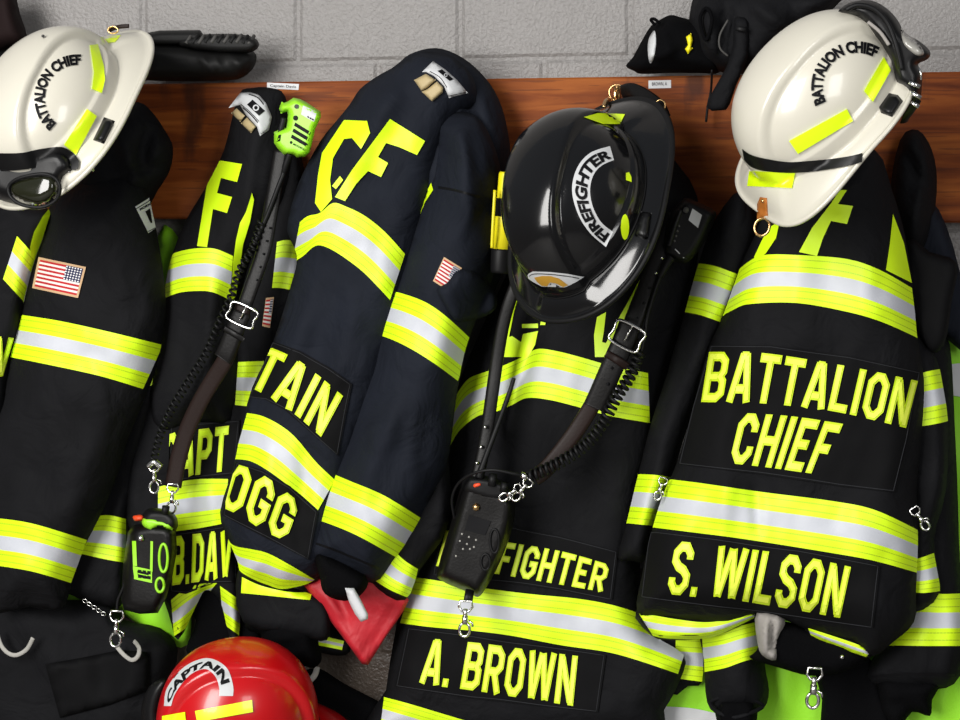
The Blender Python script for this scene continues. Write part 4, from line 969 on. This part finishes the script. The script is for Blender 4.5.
def strap(name, pts, w, material, parent, d=None, thick=.0035):
    """flat leather strap following pixel points with a given width, rounded edges"""
    q = catmull(pts, 6); L = []
    vs = []; fs = []; n = len(q)
    for i in range(n):
        a = q[max(i-1, 0)]; b = q[min(i+1, n-1)]; dx, dy = b[0]-a[0], b[1]-a[1]; l = math.hypot(dx, dy); nx, ny = -dy/l*w/2, dx/l*w/2
        for (s, o) in ((-1, 0), (-.9, .7), (-.5, 1), (.5, 1), (.9, .7), (1, 0), (.5, -.6), (-.5, -.6)):
            vs.append(P(q[i][0]+nx*s, q[i][1]+ny*s, q[i][2]+thick*o))
    for i in range(n-1):
        for k in range(8): fs.append([i*8+k, i*8+(k+1) % 8, (i+1)*8+(k+1) % 8, (i+1)*8+k])
    fs.append(list(range(8))); fs.append([(n-1)*8+k for k in range(8)][::-1])
    return mk(name, vs, fs, material, parent)
def buckle(x, y, d, w, h, ang, parent):
    a = math.radians(ang); R2 = lambda u, v: P(x+u*math.cos(a)-v*math.sin(a), y+u*math.sin(a)+v*math.cos(a), d)
    c = [R2(u, v) for u, v in catmull([(-w, -h), (w, -h), (w*1.05, 0), (w, h), (-w, h), (-w*1.05, 0)], 4, True)]
    return multi('buckle', [tube_w('', c, .0023, None, None, closed=True, link=False, seg=8), tube_w('', [R2(0, -h), R2(0, h*.5)], .0016, None, None, link=False)], M['chrome'], parent)
strap('strap', [(281, 150, .158), (276, 180, .16), (270, 215, .163), (264, 250, .165), (252, 285, .168), (243, 310, .17)], 15, M['leather'], e)
for k in range(6):
    x, y = 270-k*3.2, 228+k*13; tube('strap_hole', [(x, y, .1705), (x, y, .1715)], 1.3, M['ink'], e)
strap('strap', [(244, 305, .178), (236, 330, .178), (226, 358, .174), (214, 378, .168), (200, 402, .162), (187, 430, .156), (178, 460, .152), (173, 487, .15)], 17, M['brown'], e)
strap('strap_tongue', [(242, 312, .184), (234, 332, .184), (226, 352, .182), (222, 359, .18)], 19, M['leather'], e)
strap('keeper_loop', [(224, 328, .186), (234, 334, .190), (244, 340, .186)], 6, M['leather'], e)
buckle(242, 315, .192, 12.5, 9, 25, e)
snap_hook(e, 154, 462, .165, 1.0, 0); snap_hook(e, 173, 484, .162, .95, 4)
tube('swivel_nut', [(148, 466, .17), (154, 462, .172), (161, 467, .17)], 3, M['chrome'], e)
hol = panel('holster', [(128, 532), (134, 525), (150, 522), (168, 524), (176, 530), (177, 550), (172, 578), (166, 598), (158, 613), (140, 614), (124, 610), (121, 600), (123, 565), (126, 545)], .145, .04, M['leather'], e, sm=False, R=8, step=4, wr=.001, back=.03)
for q in ([(132, 541), (136, 541), (137, 566), (133, 566)], [(133, 566), (152, 570), (152, 573.5), (133, 569.5)], [(133, 569), (137, 569), (138, 577), (134, 576)], [(134, 576), (152, 580), (152, 583), (134, 579)], [(148.5, 570), (152, 570), (152, 582), (149, 581)], [(150.5, 541), (153, 541.5), (152.5, 572), (150, 570)], [(138, 573), (151, 576), (151, 577), (138, 574)]):
    decal('green_key_surround', hol, q, M['green'], hol.obj, off=.002, step=2)
for k in range(6):
    x = 138+(k % 3)*4.6; y = 569.5+(k//3)*5+(k % 3)*.6; decal('key', hol, [(x, y), (x+3.4, y+.5), (x+3.4, y+3.8), (x, y+3.3)], M['ink'], hol.obj, off=.0028, step=2)
for (cx, cy, rx, ry) in ((163.5, 558, 4.2, 14), (160, 585, 4, 7)):
    tube('green_side_ring', [(x, y, hol.depth(x, y)+.001) for x, y in arc(cx, cy, rx, ry, 10, 350, 14)], 1.5, M['green'], hol.obj, closed=True, n=2)
tube('snap_button', [(141, 538, hol.depth(141, 538)), (141, 538, hol.depth(141, 538)+.004)], 3.4, M['chrome'], e)
tp = panel('radio_top', [(140, 524), (144, 512), (152, 508), (168, 510), (177, 518), (176, 530), (158, 531)], .15, .035, M['rubber'], e, R=6, step=3, wr=.002)
panel('channel_knob', [(142, 524), (145, 517), (158, 519), (171, 524), (172, 530), (158, 527), (150, 531)], .176, .012, M['green'], e, R=3, step=2.5, wr=0)
panel('emergency_button', [(133, 516), (142, 515), (143, 520), (135, 521)], .17, .01, M['orange'], e, R=2, step=2, wr=0)
tube('volume_knob', [(165, 514, .18), (166, 506, .18)], 4, M['rubber'], e)
tube('hanging_cord', [(128, 560, .15), (124, 585, .155), (118, 600, .155), (117, 612, .155)], 1.6, M['rubber'], e)
snap_hook(e, 117, 611, .165, 1.15, 3)

# ------------------------------------------------------------------ radio on the BROWN jacket
e = empty('portable_radio', 'radio in black leather holster with long antenna, strapped on the BROWN jacket', 'radio', P(480, 540, .18), 'portable radios')
hol = panel('holster', [(462, 486), (475, 480), (500, 488), (514, 500), (514, 520), (508, 542), (498, 566), (486, 588), (478, 597), (468, 592), (440, 580), (438, 568), (449, 530), (456, 504)], .165, .042, M['leather'], e, R=9, step=4, wr=.001, back=.03)
decal('display_window', hol, [(469, 515), (491, 521.5), (485, 535.5), (464.5, 530)], M['ink'], hol.obj, off=.0015, step=3)
tube('snap_button', [(476, 507, hol.depth(476, 507)), (476, 507, hol.depth(476, 507)+.004)], 3.8, M['brass'], e)
for k, (x, y) in enumerate([(462, 534), (469, 537), (476, 540), (460, 541), (467, 544), (474, 547), (463, 549), (470, 549), (456, 556)]):
    tube('key', [(x, y, hol.depth(x, y)), (x, y, hol.depth(x, y)+.0008)], 1.05, M['grey'], hol.obj, seg=6)
tube('side_cutout', [(x, y, hol.depth(x, y)+.001) for x, y in arc(494.5, 541, 4.5, 12, 10, 350, 14)], 1.3, M['rubber'], hol.obj, closed=True, n=2)
tube('side_cutout', [(x, y, hol.depth(x, y)+.001) for x, y in arc(485.5, 562, 4.5, 8, 10, 350, 14)], 1.3, M['rubber'], hol.obj, closed=True, n=2)
tp = panel('radio_top', [(462, 492), (464, 478), (472, 474), (496, 478), (512, 488), (514, 500), (496, 503), (474, 498)], .175, .035, M['rubber'], e, R=6, step=3, wr=.002)
tube('volume_knob', [(492, 486, .212), (493, 474, .212)], 4.2, M['rubber'], e); tube('channel_knob', [(503, 492, .212), (505, 483, .212)], 3.6, M['rubber'], e)
panel('emergency_button', [(473, 484), (480, 482), (481, 486), (474, 488)], .208, .008, M['orange'], e, R=2, step=2, wr=0)
tube('antenna', [(514, 378, .165), (509, 394, .168), (497, 427, .185), (484, 462, .20), (479, 478, .205)], [2.0, 2.3, 2.6, 3.0, 4.5], M['rubber'], e)
strap('strap', [(520, 275, .18), (510, 300, .18), (503, 325, .178), (497, 360, .176), (492, 395, .178), (487, 430, .18), (481, 462, .185), (476, 482, .19)], 13, M['leather'], e)
for (x, y) in ((485, 427), (481, 447), (477, 463)): tube('rivet', [(x, y, .188), (x, y, .193)], 1.9, M['chrome'], e)
snap_hook(e, 521, 487, .225, .8, 60); snap_hook(e, 530, 480, .222, .85, 40)
snap_hook(e, 466, 601, .215, 1.15, 3)
tube('hook_tab', [(470, 590, .20), (468, 601, .212)], 4.5, M['leather'], e, flat=.4)
strap('strap', [(676, 215, .165), (664, 245, .17), (652, 275, .175), (640, 305, .18), (630, 330, .184)], 19, M['leather'], e)
for k in range(5):
    x, y = 662-k*6, 258+k*15; tube('strap_hole', [(x, y, .176+k*.002), (x, y, .1775+k*.002)], 1.5, M['chrome'] if k < 2 else M['ink'], e)
strap('strap', [(632, 335, .19), (615, 365, .19), (598, 395, .188), (580, 425, .186), (562, 450, .19), (545, 470, .2), (534, 478, .21)], 17, M['brown'], e)
strap('strap_tongue', [(630, 325, .196), (622, 345, .198), (610, 372, .197), (600, 395, .194), (594, 408, .192)], 23, M['leather'], e)
strap('keeper_loop', [(606, 353, .198), (617, 360, .206), (628, 367, .198)], 8, M['brown'], e)
for (x, y) in ((612, 364), (608, 380)): tube('rivet', [(x, y+4, .200), (x, y+4, .202)], 1.6, M['ink'], e)
buckle(627, 336, .21, 14, 11, 28, e)
coil('coil_cord', [(640, 352, .20), (630, 376, .205), (616, 398, .21), (602, 424, .21), (585, 445, .21), (562, 461, .212), (540, 472, .214), (528, 477, .214)], 5.0, 1.7, 30, M['rubber'], e)
tube('cable', [(667, 262, .19), (657, 285, .19), (648, 315, .19), (645, 335, .192), (641, 352, .20)], 2.0, M['rubber'], e)
tube('plug_cable', [(528, 477, .214), (515, 474, .23), (492, 470, .235), (472, 474, .228), (458, 484, .21), (452, 500, .195), (455, 520, .18)], 1.5, M['rubber'], e)
tube('plug', [(521, 474, .22), (527, 478, .22)], 3.4, M['chrome'], e)
mic = panel('speaker_microphone', [(676, 206), (686, 198), (700, 203), (716, 212), (712, 225), (702, 246), (688, 262), (676, 262), (664, 254), (664, 236), (668, 218)], .165, .03, M['rubber'], e, R=7, step=3, wr=0, back=.02)
decal('label', mic, [(692.5, 208.5), (702, 215), (698, 228), (688.5, 220)], M['label'], mic.obj, off=.0008, step=3)
tube('side_bar', [(681, 210, .197), (675, 226, .199), (669, 246, .197)], 2.4, M['rubber'], e)
tube('button', [(686, 210, mic.depth(686, 210)), (686, 210, mic.depth(686, 210)+.004)], 3, M['grime'], e)
tube('brand_line', [(675, 249, mic.depth(675, 249)+.0008), (684, 258, mic.depth(684, 258)+.0008)], .6, M['label'], mic.obj, n=2)
for k in range(4): tube('grille_slot', [(679+k*0-k*1.5, 226+k*5, mic.depth(679-k*1.5, 226+k*5)), (679-k*1.5, 226+k*5, mic.depth(679-k*1.5, 226+k*5)+.001)], 1.2, M['grime'], mic.obj)
tube('cable_relief', [(672, 257, .19), (668, 262, .19), (660, 277, .19)], [4.5, 4, 3], M['rubber'], e)

# ------------------------------------------------------------------ flashlight
e = empty('flashlight', 'yellow flashlight with black head pointing down, behind the black helmet', 'flashlight', P(502, 260, .20))
def lathe(name, pr, m, smooth=True, seg=28):
    a, b = Vector(P(507, 172, .19)), Vector(P(500.5, 273, .19)); ax = (b-a); L = ax.length; ax.normalize(); s = ax.cross(-FW).normalized(); u = s.cross(ax)
    vs = []; fs = []
    for t, r in pr:
        for k in range(seg):
            an = 2*math.pi*k/seg; vs.append(a+ax*(L*t)+(s*math.cos(an)+u*math.sin(an))*r*.0016)
    n = len(pr)
    for i in range(n-1):
        for k in range(seg): fs.append([i*seg+k, i*seg+(k+1) % seg, (i+1)*seg+(k+1) % seg, (i+1)*seg+k])
    fs.append(list(range(seg))[::-1]); fs.append([(n-1)*seg+k for k in range(seg)])
    return mk(name, vs, fs, m, e)
lathe('body', [(0, 7), (.02, 8), (.25, 8.4), (.26, 8.8), (.45, 9), (.78, 10)], M['gplastic'])
lathe('grip_band', [(.26, 9.2), (.27, 9.6), (.43, 9.6), (.44, 9.2)], M['ink'])
lathe('head', [(.76, 10.2), (.78, 10.8), (.97, 10.2), (1.0, 9.4), (1.0, 7), (.985, 6.6)], M['rubber'])
lathe('lens', [(.984, 6.6), (.99, 6.5)], M['clear'])
tube('pocket_clip', [(495, 190, .215), (493, 225, .218), (492, 248, .215)], 1.6, M['gplastic'], e, flat=.5)

# ------------------------------------------------------------------ things on top of the board
e = empty('rubber_boot', 'black rubber boot lying sole up on top of the wooden board at left', 'boot', P(200, 80, .03))
up = panel('upper', [(142, 44), (160, 40), (185, 42), (205, 46), (232, 48), (254, 52), (256, 62), (250, 72), (240, 78.5), (225, 80.5), (190, 81), (150, 80.5), (142, 76)], .055, .045, M['boot'], e, R=16, step=4, wr=.002, folds=[(200, 55, 215, 75, 3.5, .008), (212, 55, 226, 78, 3.5, .007), (225, 50, 246, 72, 3.5, .006)])
panel('heel', [(146, 33), (160, 30.5), (200, 30), (203, 34), (203, 44), (180, 46), (150, 46), (146, 42)], .065, .04, M['boot'], e, R=4, step=3, wr=.001, sm=False)
so = panel('sole', [(177, 42), (182, 37), (195, 35), (215, 34), (235, 34), (250, 36), (258, 41), (258, 48), (248, 53), (225, 53), (200, 51), (180, 47)], .075, .04, M['boot'], e, R=5, step=3, wr=.0)
for k in range(11):
    x = 186+k*6.3; y = 38.5-(.8 if 2 < k < 9 else 0)
    tube('tread_lug', [(x, y+5, so.depth(x, y+5)), (x+3.5, y, so.depth(x+3.5, y)+.001), (x+5, y-2.5, so.depth(x+4, y)-.006)], 2.0, M['boot'] if k % 2 else M['grime'], so.obj, n=3)
e = empty('gear_bag', 'dark maroon gear bag on the wooden board in the top left corner', 'bag', P(5, 50, .05))
panel('body', [(-25, -12), (14, -12), (17, 0), (20, 14), (25, 28), (28, 40), (26, 45), (10, 49), (-25, 56)], .07, .05, M['maroon'], e, R=16, sm=False)
e = empty('gear_bag', 'black folded bag under the maroon bag, behind the left white helmet', 'bag', P(5, 70, .05))
panel('body', [(-25, 54), (10, 48), (28, 44), (34, 56), (24, 78), (4, 90), (-25, 88)], .06, .035, M['black'], e, R=10)
e = empty('padded_hood', 'black padded hood with loop and yellow tag on the board, left of the strapped bag', 'hood', P(670, 74, .05))
g = panel('hood', [(626, 66), (633, 57), (640, 44), (650, 27), (658, 21), (670, 15), (680, 17), (692, 20), (705, 22), (716, 30), (722, 50), (720, 72), (700, 73), (670, 73), (642, 74), (634, 71)], .06, .05, M['knit'], e, R=16, step=4, seed=40, folds=[(650, 60, 680, 45, 6, .008), (660, 25, 670, 60, 6, .008), (640, 60, 700, 68, 4, -.008)])
panel('white_patch', [(651, 34), (655, 31), (656, 45), (653, 60), (650, 63), (648, 55), (648, 42)], .001, .002, M['label'], e, R=3, step=2.5, on=g, wr=0)
tube('loop', [(655, 25, .10), (651, 20, .10), (654, 19, .105), (660, 23, .10)], 1.6, M['knit'], e)
tg = panel('yellow_tag', [(686, 37), (691, 33), (693, 40), (691, 47), (693, 48), (688, 54), (685, 49), (688, 45)], .004, .003, M['gplastic'], e, R=2, step=2, on=g, wr=0, sm=False)
e = empty('equipment_bag', 'black padded bag with hanging straps on the board, left of the right white helmet', 'bag', P(750, 72, .05))
bg = panel('body', [(690, 30), (690, 12), (697, -8), (720, -14), (840, -14), (834, 8), (815, 25), (790, 44), (775, 60), (765, 72), (725, 73), (700, 60)], .07, .075, M['black'], e, R=26, step=6, seed=41, folds=[(705, 0, 712, 60, 7, .012), (728, 0, 722, 60, 5, -.015), (750, -5, 790, 40, 8, .012), (765, 15, 790, 25, 3, .008), (790, -5, 800, 30, 7, -.01)])
tube('opening_rim', [(706, 8, .15), (712, 20, .155), (706, 40, .15), (700, 20, .145)], 1.8, M['knit'], e, closed=True)
panel('shoulder_strap', [(734, 16), (749, 18), (750, 40), (748, 56), (742, 72), (736, 86), (730, 104), (726, 110), (712, 111), (706, 107), (710, 96), (718, 82), (727, 66), (733, 45)], .145, .012, M['black'], e, R=4, step=4, sm=False, wr=.001, seed=42)
tube('buckle', [(736, 28, .163), (746, 30, .163)], 2.5, M['rubber'], e, flat=.5)
tube('cord', [(712, 70, .10), (711, 90, .075), (708, 105, .07), (706, 122, .07)], 1.2, M['rubber'], e)
tube('piping', [(755, 2, .15), (770, 12, .152), (784, 24, .15)], 1.2, M['rubber'], e)
tube('piping', [(728, 20, .145), (720, 35, .15), (720, 48, .148), (728, 56, .145)], 1, M['grime'], e)

# ------------------------------------------------------------------ light
w = bpy.data.worlds.new('daylight'); scene.world = w; w.use_nodes = True; nt = w.node_tree
bg_ = nt.nodes['Background']; tc = nt.nodes.new('ShaderNodeTexCoord'); sp = nt.nodes.new('ShaderNodeSeparateXYZ'); nt.links.new(tc.outputs['Generated'], sp.inputs[0])
r = nt.nodes.new('ShaderNodeValToRGB'); nt.links.new(math_node(nt, 'MULTIPLY_ADD', sp.outputs['Z'], .5, .5), r.inputs[0])
r.color_ramp.elements[0].color = (.15, .14, .13, 1); r.color_ramp.elements[0].position = .35
r.color_ramp.elements[1].color = (.27, .29, .32, 1); r.color_ramp.elements[1].position = .75
nt.links.new(r.outputs[0], bg_.inputs[0]); bg_.inputs[1].default_value = WORLD = .55
def area(name, loc, target, sx, sy, power, col):
    l = bpy.data.lights.new(name, 'AREA'); l.shape = 'RECTANGLE'; l.size = sx; l.size_y = sy; l.energy = power; l.color = col
    o = bpy.data.objects.new(name, l); COL.objects.link(o); o.location = loc
    o.rotation_euler = (Vector(target)-Vector(loc)).to_track_quat('-Z', 'Y').to_euler(); return o
area('open_bay_door_daylight', (-1.6, -4.2, 2.8), (0, 0, 1.6), 1.7, 3.2, 255, (1, .98, .95))
area('right_area_light', (2.6, -4.0, 2.6), (0.3, 0, 1.6), 1.2, 2.0, 60, (1, .99, .97))  # weaker, smaller area light from the front right
scene.view_settings.view_transform = 'Standard'; scene.view_settings.look = 'None'; scene.view_settings.gamma = 1
scene.view_settings.exposure = .1; scene.view_settings.use_curve_mapping = False
